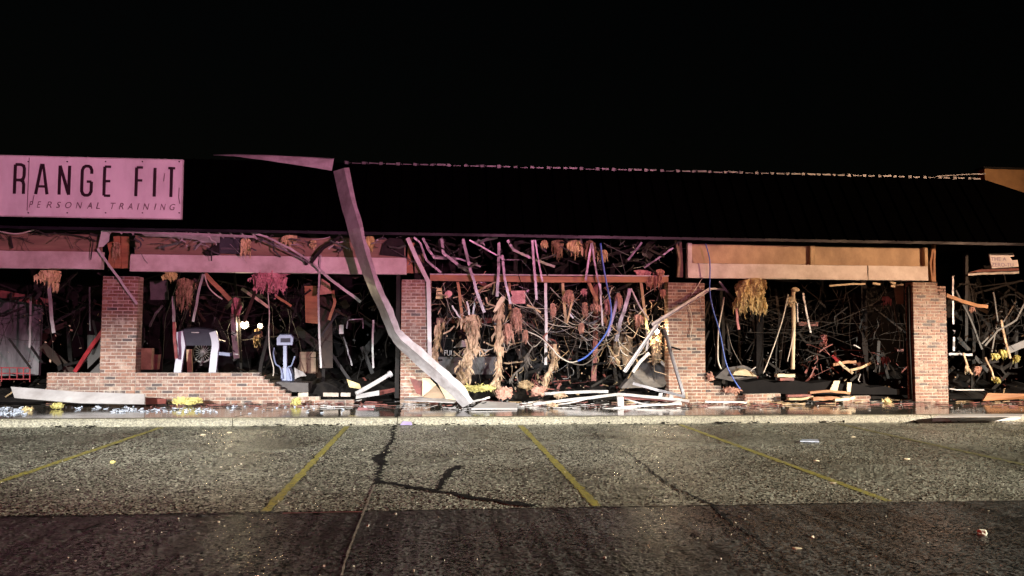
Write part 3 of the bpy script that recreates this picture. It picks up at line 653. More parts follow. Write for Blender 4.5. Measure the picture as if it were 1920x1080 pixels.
# ================================================================== the bent flashing
fl = thing('bent_flashing', 'long bent strip of pale metal flashing hanging from the roof ridge down to the walkway', 'flashing', G(880, 765, .125))
def rib3(L3):
    """three matching edges -> folded sheet with thickness"""
    b = MB(); th_ = .012
    for l, c, r, yl, yc, yr in L3:
        pl, pc, pr = P(*l, yl), P(*c, yc), P(*r, yr)
        q = Vector((0, th_, 0)); b.v += [pl, pc, pr, pr + Vector((-.004, th_, -.006)), pc + q, pl + q]
    n = len(L3)
    for i in range(n - 1):
        for j in range(6): k = (j + 1) % 6; b.f.append((i * 6 + j, i * 6 + k, i * 6 + 6 + k, i * 6 + 6 + j))
    b.f += [tuple(range(5, -1, -1)), tuple((n - 1) * 6 + j for j in range(6))]
    return b
E3 = [((624, 321), (645, 315), (653, 314), 0.30, 0.00, 0.07), ((637, 375), (658, 371), (666, 370), -0.20, -0.50, -0.43), ((652, 430), (675, 428), (682, 427), -0.70, -1.00, -0.93), ((664, 470), (684, 468), (691, 467), -0.70, -1.08, -1.01), ((675, 500), (695, 503), (702, 502), -0.74, -1.12, -1.05), ((690, 540), (706, 540), (715, 538), -0.77, -1.15, -1.08), ((710, 582), (725, 582), (736, 580), -0.80, -1.18, -1.11), ((729, 628), (741, 622), (751, 618), -0.84, -1.22, -1.15), ((742, 648), (752, 637), (764, 631), -0.86, -1.24, -1.17), ((775, 679), (788, 668), (800, 661), -0.90, -1.28, -1.21), ((816, 715), (829, 703), (841, 697), -1.14, -1.34, -1.27), ((846, 742), (860, 731), (870, 725), -1.20, -1.40, -1.33), ((868, 764), (882, 757), (888, 752), -1.24, -1.44, -1.37)]
def dens(L3, k=3):
    out = []
    for a, c in zip(L3, L3[1:]):
        for i in range(k):
            t = i / k; jt = rnd.gauss(0, 1.1)
            mixp = lambda p, q, j=0: (p[0] + (q[0] - p[0]) * t + j, p[1] + (q[1] - p[1]) * t)
            out.append((mixp(a[0], c[0], jt * .5), mixp(a[1], c[1]), mixp(a[2], c[2], jt), *[a[3 + z] + (c[3 + z] - a[3 + z]) * t for z in range(3)]))
    out.append(L3[-1]); return out
rib3(dens(E3)).build('hanging_length', m['flash'], fl)
T3 = [((400, 291), (400, 290.5), (400, 290), .40, .45, .6), ((440, 293), (440, 290), (440, 289), .38, .45, .6), ((500, 301), (500, 291.5), (500, 290.5), .32, .42, .6), ((560, 310), (562, 294), (562, 293), .28, .40, .55), ((622, 320), (626, 299), (627, 297), .20, .32, .45)]
rib3(dens(T3, 2)).build('ridge_length', m['flash'], fl)

# ================================================================== shop contents and wreckage
def item(name, label, cat, mb, mat, group=None, sm=False): return mb.build(name, m[mat], None, label, cat, group, sm=sm)
def bar_item(name, label, cat, mat, pts, wpx, t=.02, group=None, chan=False, up=None):
    Y = sum(p[2] for p in pts) / len(pts); b = MB(); pp = W(pts); wv = PX(wpx * .85, Y)
    q = []
    for a, c in zip(pp, pp[1:]):
        for i in range(3): q.append(a.lerp(c, i / 3) + (Vector((rnd.gauss(0, .004), rnd.gauss(0, .004), rnd.gauss(0, .004))) if i else Vector()))
    q.append(pp[-1])
    (b.channel if chan else b.bar)(q, wv, t, .003, up) if chan else b.bar(q, wv, t, up)
    return item(name, label, cat, b, mat, group)
def panel_item(name, label, cat, mat, pts, thick=.02, group=None, vec=None):
    b = MB(); b.prism(W(pts), vec or (0, thick, 0)); return item(name, label, cat, b, mat, group)
def cable(label, mat, pts, r=.008, name='hanging_cable', cat='cable', group=None):
    b = MB(); b.tube(smooth(W(pts)), r, 6); return item(name, label, cat, b, mat, group, True)
def tuft_item(label, mat, u, v, Y, ru, rv, n=160, ln=.09, droop=.6, group='torn insulation', cat='insulation', name='insulation_tuft', seed=None, dy=None):
    b = MB(); R3 = (PX(ru, Y), dy or min(.14, PX(min(ru, rv), Y) * .6), PX(rv, Y)); sd0 = seed or int(u * 3 + v)
    if droop >= .3: b.rag(P(u, v, Y), R3, n, sd0, 6 if n > 500 else 4 if n > 150 else 3)
    else: b.tuft(P(u, v, Y), R3, n, sd0, ln, droop)
    return item(name, label, cat, b, mat, group)

# ---- left bay
panel_item('partition_wall', 'grey smoke-streaked partition wall at the far left behind the red rack', 'wall', 'greywall', [(-160, 706, 2.4), (72, 704, 2.4), (78, 562, 2.4), (-160, 540, 2.4)], .1)
bar_item('fallen_beam', 'dull pink beam sloping across the top of the grey partition wall', 'beam', 'rust', [(-120, 530, 1.6), (30, 556, 1.7), (96, 568, 1.8)], 15, .1)
bar_item('hanging_strip', 'pale metal strip hanging below the yellow insulation, left of the first pier', 'strip', 'pale', [(91, 528, .3), (94, 560, .3), (97, 600, .3), (101, 624, .3)], 7, .012)
bar_item('hanging_strip', 'thin grey strip hanging in front of the grey partition wall', 'strip', 'pale', [(58, 552, 1.2), (57, 600, 1.2), (55, 652, 1.2)], 4, .012)
bar_item('thin_conduit', 'thin vertical conduit in the dark left of the first pier', 'conduit', 'grey', [(168, 538, .9), (169, 620, .9)], 2.5, .02)
tuft_item('ragged yellow insulation over the pale strip left of the first pier', 'yellow', 96, 520, .25, 20, 13, 170)
tuft_item('yellow shred of insulation trailing off the ragged tuft at the far left', 'yellow', 105, 540, .28, 8, 9, 60)
bar_item('leaning_pole', 'dark red pole leaning to the left against the first pier', 'pole', 'red', [(192, 622, .35), (168, 656, .5), (141, 697, .7)], 8, .06)
panel_item('leaning_board', 'brown board standing behind the leaning red pole', 'board', 'darkboard', [(164, 700, 1.1), (196, 700, 1.1), (196, 628, 1.2), (164, 628, 1.2)], .02)
# red rack
rk = thing('wire_rack', 'low red wire rack beside the grey partition wall', 'rack', P(20, 716, .9))
for (u0, v0, u1, v1) in ((-40, 689, 56, 690), (-40, 700, 56, 700), (-40, 711, 56, 711), (-30, 689, -30, 716), (3, 689, 3, 716), (18, 689, 18, 712), (32, 689, 32, 712), (44, 690, 44, 712), (56, 690, 56, 716)):
    b = MB(); b.tube([P(u0, v0, .9), P(u1, v1, .9)], .012, 6); b.build('rack_bar', m['red'], rk)
    if u0 == u1 and u0 in (3, 56, -30):
        b = MB(); b.tube([P(u0, v0, 1.35), P(u1, v1, 1.35)], .012, 6); b.tube([P(u0, 690, .9), P(u0, 690, 1.35)], .01, 6); b.build('rack_bar', m['red'], rk)
cable('pale sagging cable under the eave at the far left', 'palewire', [(-30, 428, -.2), (10, 436, -.2), (36, 438, -.2), (70, 429, -.2)], .014)
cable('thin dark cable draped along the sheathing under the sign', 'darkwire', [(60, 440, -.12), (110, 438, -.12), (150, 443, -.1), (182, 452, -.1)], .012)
panel_item('folded_metal_sheet', 'white folded metal sheet wedged under the eave above the first pier', 'sheet', 'white', [(184, 464, -.12), (194, 462, -.12), (204, 452, -.16), (206, 438, -.2), (214, 431, -.25), (191, 427, -.25)], .012)
bar_item('torn_trim', 'thin white trim strip slanting down across the face of the first pier', 'trim', 'white', [(183, 466, -.13), (205, 498, -.12), (232, 536, -.1), (257, 570, -.08)], 5, .012)
tuft_item('charred yellow wadding hanging on the post above the first pier', 'ochre', 219, 470, .02, 8, 16, 90, .06)
# long panel on the ground
panel_item('metal_sheet', 'long pale fascia panel lying against the foot of the low wall at the left', 'panel', 'white', [(27, 746, -.75), (150, 756, -.8), (271, 758, -.85), (271, 739, -.62), (140, 734, -.55), (20, 725, -.5)], .03, vec=(0, .05, -.015))
panel_item('bent_offcut', 'dark red-brown offcut behind the right end of the long fallen panel', 'offcut', 'rust', [(268, 759, -.35), (310, 757, -.3), (312, 748, -.2), (270, 746, -.22)], .05)
# ---- bay behind the low wall: overhead
panel_item('soffit_panel', 'long pale soffit panel hanging level under the eave right of the sign', 'panel', 'pale', [(272, 443, -.25), (368, 447, -.22), (378, 455, -.2), (412, 455, -.2), (412, 444, -.32), (264, 437, -.35)], .012)
panel_item('vent_box', 'dark square duct box under the eave right of the soffit panel', 'duct', 'plastic', [(411, 474, -.1), (450, 476, -.1), (450, 446, -.1), (411, 445, -.1)], .35)
bar_item('duct_strap', 'pale strap along the bottom of the dark duct box', 'strap', 'grey', [(414, 466, -.13), (448, 467, -.13)], 4, .012)
panel_item('black_plate', 'black triangular plate stuck on the pale fascia', 'plate', 'charred', [(383, 472, -.12), (404, 458, -.14), (411, 456, -.14), (411, 478, -.12), (388, 480, -.12)], .02)
tuft_item('bright yellow tuft hanging beside the dark duct box', 'yellow', 464, 464, -.15, 10, 17, 120, .07)
tuft_item('yellow wadding tucked under the eave, middle of the left shop', 'yellow', 545, 450, -.1, 16, 9, 120, .07)
tuft_item('small yellow shred left of the hanging flashing', 'yellow', 588, 458, -.05, 8, 8, 60, .06)
tuft_item('pale yellow shreds just right of the hanging flashing', 'brightyellow', 695, 456, -.15, 8, 14, 90, .06)
bar_item('bent_rail', 'long thin bent rail sloping from the eave across the pale fascia', 'rail', 'pale', [(470, 435, -.3), (500, 444, -.25), (545, 466, -.2), (585, 492, -.16), (600, 507, -.14)], 4, .02)
bar_item('bent_rail', 'second thin rail running parallel below the long bent rail', 'rail', 'grey', [(478, 444, -.25), (540, 472, -.2), (582, 494, -.17)], 3, .02)
bar_item('snapped_rail', 'pale perforated rail hanging diagonally inside, left of the flashing', 'rail', 'pale', [(598, 504, -.1), (625, 528, .1), (652, 548, .2), (676, 566, .3)], 6, .025)
bar_item('dark_brace', 'dark brace slanting up to the eave from the long bent rail', 'brace', 'charred', [(583, 493, -.18), (605, 465, -.2), (638, 444, -.25)], 7, .03)
bar_item('dark_brace', 'short dark brace lying on the pale fascia below the rail', 'brace', 'charred', [(567, 478, -.13), (575, 497, -.12)], 6, .03)
bar_item('vertical_conduit', 'thin pinkish conduit hanging straight down through the left shop', 'conduit', 'pale', [(601, 478, -.08), (599, 520, -.06), (597, 560, .0), (598, 600, .05), (600, 650, .1), (602, 690, .1)], 4, .03)
panel_item('torn_sheathing', 'torn plywood scrap behind the hanging flashing', 'board', 'ply', [(634, 484, .0), (664, 486, .0), (662, 446, .0), (640, 446, .0)], .015)
panel_item('burnt_sheathing', 'burnt black sheathing between the flashing and the second pier', 'board', 'charred', [(712, 478, .0), (758, 482, .0), (758, 448, .0), (730, 446, .0), (718, 456, .0)], .015)
tuft_item('pink insulation clump hanging under the fascia of the left shop', 'pinkfib', 508, 527, .15, 34, 20, 340, .08)
tuft_item('pale yellow insulation under the fascia near the first pier', 'brightyellow', 322, 518, .2, 16, 8, 110, .06)
tuft_item('brown scorched insulation drooping near the first pier', 'ochre', 346, 548, .6, 18, 26, 200, .08)
bar_item('splintered_plank', 'orange-brown plank slanting down from the fascia of the left shop', 'plank', 'wood', [(384, 513, .25), (405, 535, .3), (432, 562, .4)], 9, .04)
bar_item('hanging_strip', 'pale strip hanging left of the slanting orange plank', 'strip', 'pale', [(381, 514, .22), (371, 555, .25), (362, 603, .3)], 5, .012)
cable('thin pale cable bowing beside the slanting orange plank', 'palewire', [(383, 514, .2), (391, 538, .22), (404, 552, .25), (417, 561, .3)], .013)
panel_item('ceiling_tile', 'dark grey ceiling tile dangling right of the first pier', 'tile', 'greysheet', [(282, 562, 1.4), (316, 562, 1.4), (313, 526, 1.4), (281, 526, 1.4)], .02)
bar_item('bent_tube', 'short pale bent tube above the stacked books', 'tube', 'grey', [(281, 612, .9), (292, 588, .8), (305, 573, .8)], 4, .03)
bar_item('red_pole', 'upright red pole just left of the treadmill', 'pole', 'red', [(331, 672, .8), (328, 640, .75), (327, 604, .7)], 6, .05)
bar_item('grey_pole', 'grey pole above the upright red pole', 'pole', 'pale', [(326, 603, .72), (325, 556, .8)], 5, .04)
# books
bk = [(264, 284, 653, 'tan'), (266, 278, 668, 'rust'), (275, 287, 666, 'greysheet'), (285, 297, 665, 'rust')]
for i, (u0, u1, v0, mt) in enumerate(bk):
    b = MB(); sl = -3 if i else 0
    b.prism(W([(u0 + sl, 693, .7 + .06 * i), (u1 + sl, 693, .7 + .06 * i), (u1, v0, .72 + .06 * i), (u0, v0, .72 + .06 * i)]), (0, .16, 0))
    item('stacked_box', ('tan carton, tallest of the row beside the first pier', 'reddish box leaning second in the row beside the first pier', 'grey box leaning third in the row beside the first pier', 'reddish box at the right end of the row beside the first pier')[i], 'box', b, mt, 'boxes on the sill')
bar_item('timber_stud', 'pale timber stub standing under the treadmill console', 'stud', 'tan', [(356, 704, 1.5), (355, 655, 1.5)], 10, .06)
# treadmill
tm = thing('treadmill', 'treadmill with white uprights and dark console behind the low wall', 'treadmill', Vector((P(370, 700, 1.4).x, 1.6, FZ)))
for sgn, pts in ((0, [(337, 622, 1.0), (340, 636, 1.0), (342, 648, 1.0), (340, 660, 1.0), (336, 685, 1.0), (334, 704, 1.0), (333, 742, 1.0)]), (1, [(400, 622, 1.0), (404, 636, 1.0), (405, 650, 1.0), (403, 662, 1.0), (401, 685, 1.0), (399, 704, 1.0), (398, 742, 1.0)])):
    b = MB(); pp = smooth(W(pts), 4); s_ = PX(12.5, 1.0)
    b.sweep(pp, [(-s_ / 2, -.02), (-s_ / 3, -.05), (s_ / 3, -.05), (s_ / 2, -.02), (s_ / 2, .06), (-s_ / 2, .06)]); b.build('upright', m['whiteplastic'], tm)
    e = pp[4]; b = MB(); b.tube([e, e + Vector((0, .25, -.02)), e + Vector((0, .7, -.06))], .025, 8); b.build('handrail', m['plastic'], tm)
    q = P(pts[-1][0], 742, 1.0); b = MB(); b.box((q.x - .06, .8, FZ + .005), (q.x + .06, 2.7, FZ + .14)); b.build('side_rail', m['greysheet'], tm)
b = MB(); b.prism(W([(345, 648, .98), (398, 648, .98), (395, 625, 1.0), (402, 621, 1.02), (388, 617.5, 1.03), (366, 616, 1.03), (346, 617.5, 1.02), (335, 621, 1.02), (342, 625, 1.0)]), (0, .1, .03)); cs = b.build('console', m['navy'], tm)
b = MB(); b.prism(W([(359, 624.5, .93), (373, 624.5, .93), (373, 622.5, .935), (359, 622.5, .935)]), (0, .01, 0)); b.build('console_badge', m['pale'], cs)
b = MB(); q0, q1 = P(334, 742, 1), P(398, 742, 1); b.box((q0.x + .03, .75, FZ + .005), (q1.x - .03, 1.2, FZ + .22)); b.build('motor_cover', m['plastic'], tm)
b = MB(); b.box((q0.x + .03, 1.2, FZ + .07), (q1.x - .03, 2.7, FZ + .11)); b.build('belt', m['charred'], tm)
# wheel behind
wh = thing('exercise_bike_wheel', 'spoked wheel seen through the frame of the treadmill', 'wheel', P(380, 680, 2.6)); c = P(380, 661, 2.6); r = PX(17, 2.6)
b = MB(); b.tube([c + Vector((math.cos(a) * r, 0, math.sin(a) * r)) for a in [i * 6.2832 / 24 for i in range(25)]], .02, 5); b.build('rim', m['pale'], wh)
for i in range(9): a = i * math.pi / 9; d = Vector((math.cos(a), .0, math.sin(a))) * r; b = MB(); b.tube([c - d, c + d], .006, 4); b.build('spoke', m['pale'], wh)
b = MB(); b.tube([c + Vector((-.03, 0, -.3)), c], .03, 6); b.build('wheel_stand', m['greysheet'], wh)
b = MB(); b.prism(W([(403, 665, 1.9), (431, 668, 1.9), (431, 662, 1.9), (404, 659, 1.9)]), (0, .2, 0)); item('blue_bottle', 'pale blue bottle-like object right of the treadmill upright', 'bottle', b, 'blueplastic')
bar_item('wall_post', 'pale timber post standing left of the two glowing lamps', 'post', 'pale', [(444, 672, 2.6), (440, 630, 2.6), (438, 588, 2.6)], 11, .1)
tuft_item('faded pink insulation hanging above the two glowing lamps', 'pinkfib', 444, 576, 2.2, 9, 18, 110, .07)
bar_item('splintered_batten', 'pale splintered batten slanting down over the two glowing lamps', 'batten', 'cream', [(453, 541, 1.2), (476, 556, 1.3), (503, 576, 1.4)], 6, .03)
cable('long pale cable falling from the fascia to the broken sill beside the elliptical machine', 'palewire', [(502, 545, .7), (505, 590, .7), (504, 620, .7), (506, 660, .7), (513, 690, .6), (512, 705, .5)], .012)
bar_item('lath', 'brown lath hanging right of the pink insulation clump', 'lath', 'wood', [(515, 553, 1.0), (546, 574, 1.2)], 5, .02)
# elliptical machine
el = thing('elliptical_trainer', 'blue and white elliptical trainer standing in the gap of the low wall', 'exercise machine', P(536, 735, 1.0)); EYd = 1.0
b = MB(); b.prism(W([(519, 647, EYd), (548, 647, EYd), (550, 634, EYd), (545, 628, EYd), (524, 628, EYd), (519, 634, EYd)]), (0, .09, .02)); c_ = b.build('console', m['steelblue'], el)
b = MB(); b.prism(W([(526, 642, EYd - .02), (544, 642, EYd - .02), (544, 634, EYd - .02), (526, 634, EYd - .02)]), (0, .012, 0)); b.build('display', m['navy'], c_)
b = MB(); b.bar(W([(535, 648, EYd + .03), (535, 680, EYd + .03), (535, 717, EYd + .03)]), PX(6, 1), .1); b.build('mast', m['steelblue'], el)
for pts in ([(514, 652, EYd - .1), (513, 664, EYd - .1), (517, 682, EYd - .05), (526, 690, EYd), (530, 712, EYd)], [(553, 668, EYd - .1), (550, 676, EYd - .1), (546, 686, EYd - .05), (540, 690, EYd), (545, 712, EYd)]):
    b = MB(); b.tube(smooth(W(pts), 4), .016, 7); b.build('handle', m['steelblue'], el)
b = MB(); b.prism(W([(526, 735, EYd), (549, 735, EYd), (547, 702, EYd), (542, 690, EYd), (530, 690, EYd), (527, 702, EYd)]), (0, .3, 0)); b.build('drive_housing', m['blueplastic'], el)
b = MB(); b.bar(W([(516, 748, EYd), (560, 748, EYd)]), .07, .5); b.build('base', m['plastic'], el)
panel_item('plastic_sheet', 'pale blue folded panel lying against the elliptical trainer', 'panel', 'pale', [(553, 711, .85), (563, 706, .83), (575, 705, .85), (568, 697, .9), (560, 694, .95), (552, 689, .95)], .02)
panel_item('table_top', 'dark table edge below the elliptical trainer', 'table', 'darkboard', [(502, 733, .35), (578, 736, .35), (578, 718, .35), (500, 716, .35)], .6)
# right half of that bay
panel_item('hanging_board', 'brown board hanging behind the thin conduit', 'board', 'wood', [(573, 605, 1.6), (597, 607, 1.6), (594, 536, 1.4), (571, 536, 1.4)], .03)
panel_item('ceiling_board', 'pinkish orange scrap of ceiling board right of the conduit', 'board', 'peach', [(599, 553, .9), (622, 550, .9), (618, 532, .8), (603, 522, .8)], .03)
panel_item('dark_cabinet', 'dark brown cabinet panel behind the thin conduit', 'panel', 'dimwood', [(598, 690, 1.8), (624, 690, 1.8), (622, 556, 1.8), (598, 556, 1.8)], .03)
bar_item('lath', 'thin brown lath hanging left of the dark cabinet', 'lath', 'wood', [(617, 600, 1.3), (628, 566, 1.3), (624, 545, 1.3)], 6, .02)
panel_item('tan_carton', 'tan carton low in the dark behind the elliptical trainer', 'box', 'ply', [(562, 700, 2.2), (592, 700, 2.2), (592, 660, 2.2), (562, 660, 2.2)], .3)
bar_item('wire_shelf', 'grey wire shelf corner in the dark left of the flashing', 'shelf', 'grey', [(650, 616, 2.2), (652, 600, 2.2), (680, 598, 2.2), (681, 616, 2.2)], 2.5, .02)
panel_item('white_bottle', 'small white container on a shelf in the dark left of the flashing', 'container', 'pale', [(636, 626, 2.0), (644, 626, 2.0), (644, 609, 2.0), (636, 609, 2.0)], .06)
bar_item('pale_stud', 'pale stud standing just left of the flashing', 'stud', 'pale', [(700, 690, 1.2), (699, 640, 1.2), (700, 600, 1.2)], 4, .04)
bar_item('leaning_lath', 'thin lath leaning in the dark behind the yellow carton', 'lath', 'grey', [(660, 686, 1.5), (652, 656, 1.5), (644, 632, 1.6)], 3, .02)
panel_item('yellow_carton', 'yellow-orange torn carton on the sill left of the white tube', 'box', 'yellow', [(655, 726, .25), (678, 730, .25), (674, 720, .35), (650, 711, .35)], .06)
b = MB(); b.tube(W([(668, 738, -.1), (700, 720, .1), (732, 701, .3)]), .045, 10); b.tube(W([(729, 703, .29), (734, 700, .31)]), .065, 10); item('white_tube', 'white tube with a rounded end leaning up to the right in the doorway', 'tube', b, 'white')
panel_item('white_offcut', 'white slab tipped on the sill under the leaning white tube', 'panel', 'white', [(667, 748, -.15), (711, 741, -.15), (711, 732, -.05), (668, 740, -.05)], .04)
panel_item('pink_offcut', 'dull pink strip running right from the white slab', 'panel', 'rust', [(712, 741, .1), (742, 734, .1), (742, 727, .2), (713, 732, .2)], .03)
bar_item('door_jamb', 'dark door jamb against the left side of the second pier', 'jamb', 'charred', [(744, 746, .12), (746, 640, .12), (747, 516, .12)], 9, .12)
# ---- second pier, pipe and cartons
dp = [P(764, 446, -.2), P(782, 486, -.12), P(803, 528, -.05)]; b = MB(); b.bar(dp + [P(804, 560, -.05), P(805, 620, -.05), P(806, 684, -.06)], PX(7.5), .06); item('downpipe', 'white square downpipe bent away from the right edge of the second pier', 'downpipe', b, 'white')
panel_item('carton_flap', 'brown side of a crushed carton at the foot of the second pier', 'box', 'rust', [(780, 737, -.35), (792, 742, -.4), (792, 716, -.3), (768, 708, -.25)], .02)
panel_item('cream_carton', 'cream carton panel standing at the foot of the second pier', 'box', 'cream', [(792, 744, -.55), (818, 722, -.5), (806, 710, -.45), (792, 708, -.42)], .02)
panel_item('brown_carton', 'brown triangular carton panel beside the cream carton', 'box', 'ply', [(793, 745, -.6), (836, 749, -.65), (824, 730, -.6), (817, 722, -.55)], .02)
panel_item('cream_sheet', 'cream sheet sliding down behind the flashing foot', 'sheet', 'cream', [(836, 748, -.7), (856, 750, -.75), (840, 726, -.6), (821, 720, -.5)], .015)
# ---- middle bay, overhead: bent conduits and studs hanging from the eave
H = [('grey bent stud hanging nearest the white downpipe', 'grey', [(776, 445, -.2), (788, 456, -.15), (800, 488, -.1), (827, 511, 0)], 5),
     ('grey stud bent like an elbow, second from the white downpipe', 'grey', [(793, 446, -.2), (802, 466, -.15), (814, 483, -.1), (838, 485, 0)], 6),
     ('pinkish stud kinked below the eave and running down behind the header', 'pale', [(828, 447, -.2), (831, 474, -.15), (858, 496, -.05), (885, 514, .2), (914, 537, .3)], 7),
     ('long dark stud crossing the header and ending among the pale rags', 'grey', [(868, 448, -.25), (878, 490, -.15), (893, 545, -.1), (908, 586, -.05)], 7),
     ('short stud sloping right from the top of the long dark stud', 'grey', [(880, 450, -.2), (912, 468, -.15), (946, 487, -.1)], 4),
     ('white strip branching off the kinked pinkish stud', 'pale', [(846, 482, -.1), (872, 489, -.1), (901, 500, 0)], 4),
     ('upright flat stud hanging over the middle of the header', 'pale', [(935, 455, -.2), (935, 500, -.12), (932, 556, -.05)], 7),
     ('dark stud hanging just right of the upright flat stud', 'grey', [(942, 478, -.15), (946, 520, -.1), (957, 570, -.05)], 6),
     ('bent stud sagging to the right above the header', 'grey', [(952, 450, -.2), (962, 468, -.15), (996, 484, -.05), (1040, 500, .1)], 6),
     ('twin upright stud hanging left of the yellow shreds', 'grey', [(998, 450, -.2), (1002, 510, -.12), (1006, 562, -.08)], 6),
     ('thin stud hanging beside the twin stud, kinked at the header', 'pale', [(1003, 450, -.15), (1009, 486, -.12), (1017, 528, -.08)], 4),
     ('dark strip hanging left of the blue cable', 'grey', [(1109, 456, -.2), (1103, 490, -.15), (1098, 526, -.1)], 5),
     ('pale strip hanging with the blue cable', 'pale', [(1110, 455, -.22), (1114, 488, -.15), (1120, 520, -.1), (1128, 552, -.05)], 4),
     ('dark bar sloping up to the right towards the third pier', 'grey', [(1208, 502, .0), (1240, 480, -.1), (1262, 465, -.15)], 4)]
for lb, mt, pts, wv in H: bar_item('hanging_stud', lb, 'stud', 'grey', pts, wv * .9, .035, 'studs hanging in the middle bay')
for i, (u, v, ru, rv) in enumerate(((1022, 458, 7, 8), (1046, 466, 12, 16), (1076, 464, 13, 14), (1106, 470, 12, 20), (1130, 480, 9, 12))):
    tuft_item(('small yellow shred hanging under the eave, leftmost of the row over the middle bay', 'yellow insulation shred, second of the row over the middle bay', 'yellow insulation shred in the middle of the row over the middle bay', 'largest yellow insulation shred, by the blue cable', 'small yellow shred just right of the blue cable')[i], 'ochre' if i % 2 else 'yellow', u, v, -.05, ru, rv, 110, .08)
cable('blue cable hanging in a long bow through the middle bay', 'blue', [(1126, 456, -.2), (1130, 490, -.15), (1137, 530, -.12), (1146, 580, -.1), (1141, 615, -.1), (1122, 645, -.1), (1100, 668, -.1), (1083, 677, -.1)], .019)
cable('beige cable carrying on from the end of the blue cable', 'palewire', [(1083, 677, -.1), (1068, 679, -.1), (1048, 668, -.1), (1032, 650, -.05), (1012, 632, 0), (990, 622, 0)], .012)
cable('dark beige cable sagging below the blue cable', 'wire', [(1142, 600, .0), (1136, 635, 0), (1120, 664, 0), (1100, 681, 0), (1086, 684, 0), (1066, 678, 0), (1046, 664, .1)], .012)
# studs below the header
S = [('pale pink stud standing under the header, middle of the bay', 'pale', [(1023, 530, .25), (1024, 600, .25), (1023, 684, .3)], 6),
     ('tan timber stud right of the pale pink stud', 'tan', [(1055, 530, .3), (1058, 570, .3), (1061, 606, .35)], 6),
     ('tan lath leaning against the tan timber stud', 'tan', [(1074, 560, .25), (1068, 585, .25), (1063, 606, .3)], 4),
     ('dark red steel post standing on the floor of the middle bay', 'rust', [(1113, 714, .9), (1116, 660, .9), (1117, 560, .9), (1116, 530, .9)], 11),
     ('brown timber slanting left of the blue cable', 'wood', [(1104, 530, .2), (1122, 570, .25), (1140, 612, .3)], 8),
     ('pale stud hanging straight left of the blue cable', 'pale', [(1125, 532, .1), (1127, 575, .1), (1130, 612, .1)], 4),
     ('tan timber hanging near the third pier', 'tan', [(1201, 526, .2), (1206, 565, .2), (1212, 606, .25)], 6),
     ('ochre timber hanging close to the work light', 'yellow', [(1205, 580, .3), (1212, 610, .3), (1222, 640, .3)], 5),
     ('grey twin strip slanting down left from the apex of the wire triangle', 'grey', [(1181, 541, .05), (1172, 575, .05), (1163, 602, .05), (1155, 640, .1)], 8),
     ('purple-grey strip slanting down right of the blue cable', 'purple', [(1158, 560, .1), (1150, 590, .1), (1138, 630, .1)], 6),
     ('thin pale strip forming the right side of the wire triangle', 'pale', [(1183, 541, .05), (1200, 576, .05), (1216, 600, .1)], 3),
     ('brown timber hanging under the header near the downpipe', 'wood', [(858, 528, .4), (862, 556, .4), (868, 600, .4), (872, 622, .4)], 6),
     ('pinkish timber crossing the middle of the rag heap', 'rust', [(897, 527, .3), (915, 538, .2)], 8),
     ('dark brown stud standing behind the pink square board', 'wood', [(955, 530, .6), (956, 580, .6), (958, 600, .6)], 6),
     ('grey strip hanging behind the long dark stud', 'grey', [(892, 556, .3), (888, 580, .3), (886, 610, .3)], 4),
     ('yellowish lath near the upright flat stud', 'cream', [(927, 530, .2), (924, 552, .2)], 3),
     ('pale bent lath among the wires below the header', 'pale', [(848, 573, .2), (858, 590, .2), (870, 604, .25)], 3.5),
     ('pale lath poking up out of the rag heap', 'pale', [(875, 565, .1), (879, 580, .1), (880, 604, .1)], 3.5)]
for lb, mt, pts, wv in S: bar_item('bay_stud', lb, 'stud', mt, pts, wv, .04, 'studs standing in the middle bay')
panel_item('pink_board', 'faded pink square board hanging behind the header', 'board', 'pinkfib', [(959, 570, .4), (985, 569, .4), (985, 545, .4), (958, 545, .4)], .02)
bar_item('yellow_lath', 'ochre lath slanting below the pink square board', 'lath', 'tan', [(988, 572, .2), (1003, 578, .2), (1014, 586, .2)], 4, .03)
panel_item('yellow_tub', 'ochre box hanging among wires beside the white downpipe', 'box', 'yellow', [(817, 560, .3), (830, 560, .3), (828, 540, .3), (819, 540, .3)], .08)
b = MB(); b.lump(P(841, 551, .15), (.075, .03, .075), 3, .3); item('pink_wad', 'pale pink wad skewered on a lath near the downpipe', 'scrap', b, 'pinkfib')
b = MB(); b.prism(W([(925, 584, .0), (930, 584, .0), (946, 562, .0), (946, 556, .0), (940, 556, .0), (933, 566, .0)]), (0, .06, 0)); item('shiny_blade', 'ochre leaf-shaped scrap of sheet metal catching the light', 'scrap', b, 'cream')
# streamers of rag and duct liner
def streamer(label, mat, pts, w0, w1, n=160, seed=1, ln=.15):
    g = random.Random(seed); b = MB(); n = int(n * .6); pp = smooth(W(pts), 6); k = len(pp)
    b.tube(pp, 1., 7, [PX(w0 + (w1 - w0) * i / k, 0) * .38 * (1 + .5 * noise.noise(Vector((i * .9, seed, 0)))) for i in range(k)])
    for _ in range(n):
        i = g.randrange(k - 1); p = pp[i].lerp(pp[i + 1], g.random()); rr = PX(w0 + (w1 - w0) * i / k, 0) * .6
        p = p + Vector((g.gauss(0, rr * .5), g.gauss(0, rr * .5), 0)); dr = Vector((g.gauss(0, .35), g.gauss(0, .35), -1)).normalized() * ln * g.uniform(.6, 2.0)
        s_ = Vector((g.gauss(0, 1), g.gauss(0, 1), 0)).normalized() * ln * g.uniform(.07, .24); md = p + dr * .5 + Vector((g.gauss(0, .02), g.gauss(0, .02), 0))
        b.add([p - s_, p + s_, md + s_, md - s_, p + dr], [(0, 1, 2, 3), (3, 2, 4)])
    return item('rag_streamer', label, 'rag', b, mat, 'rags hanging in the middle bay')
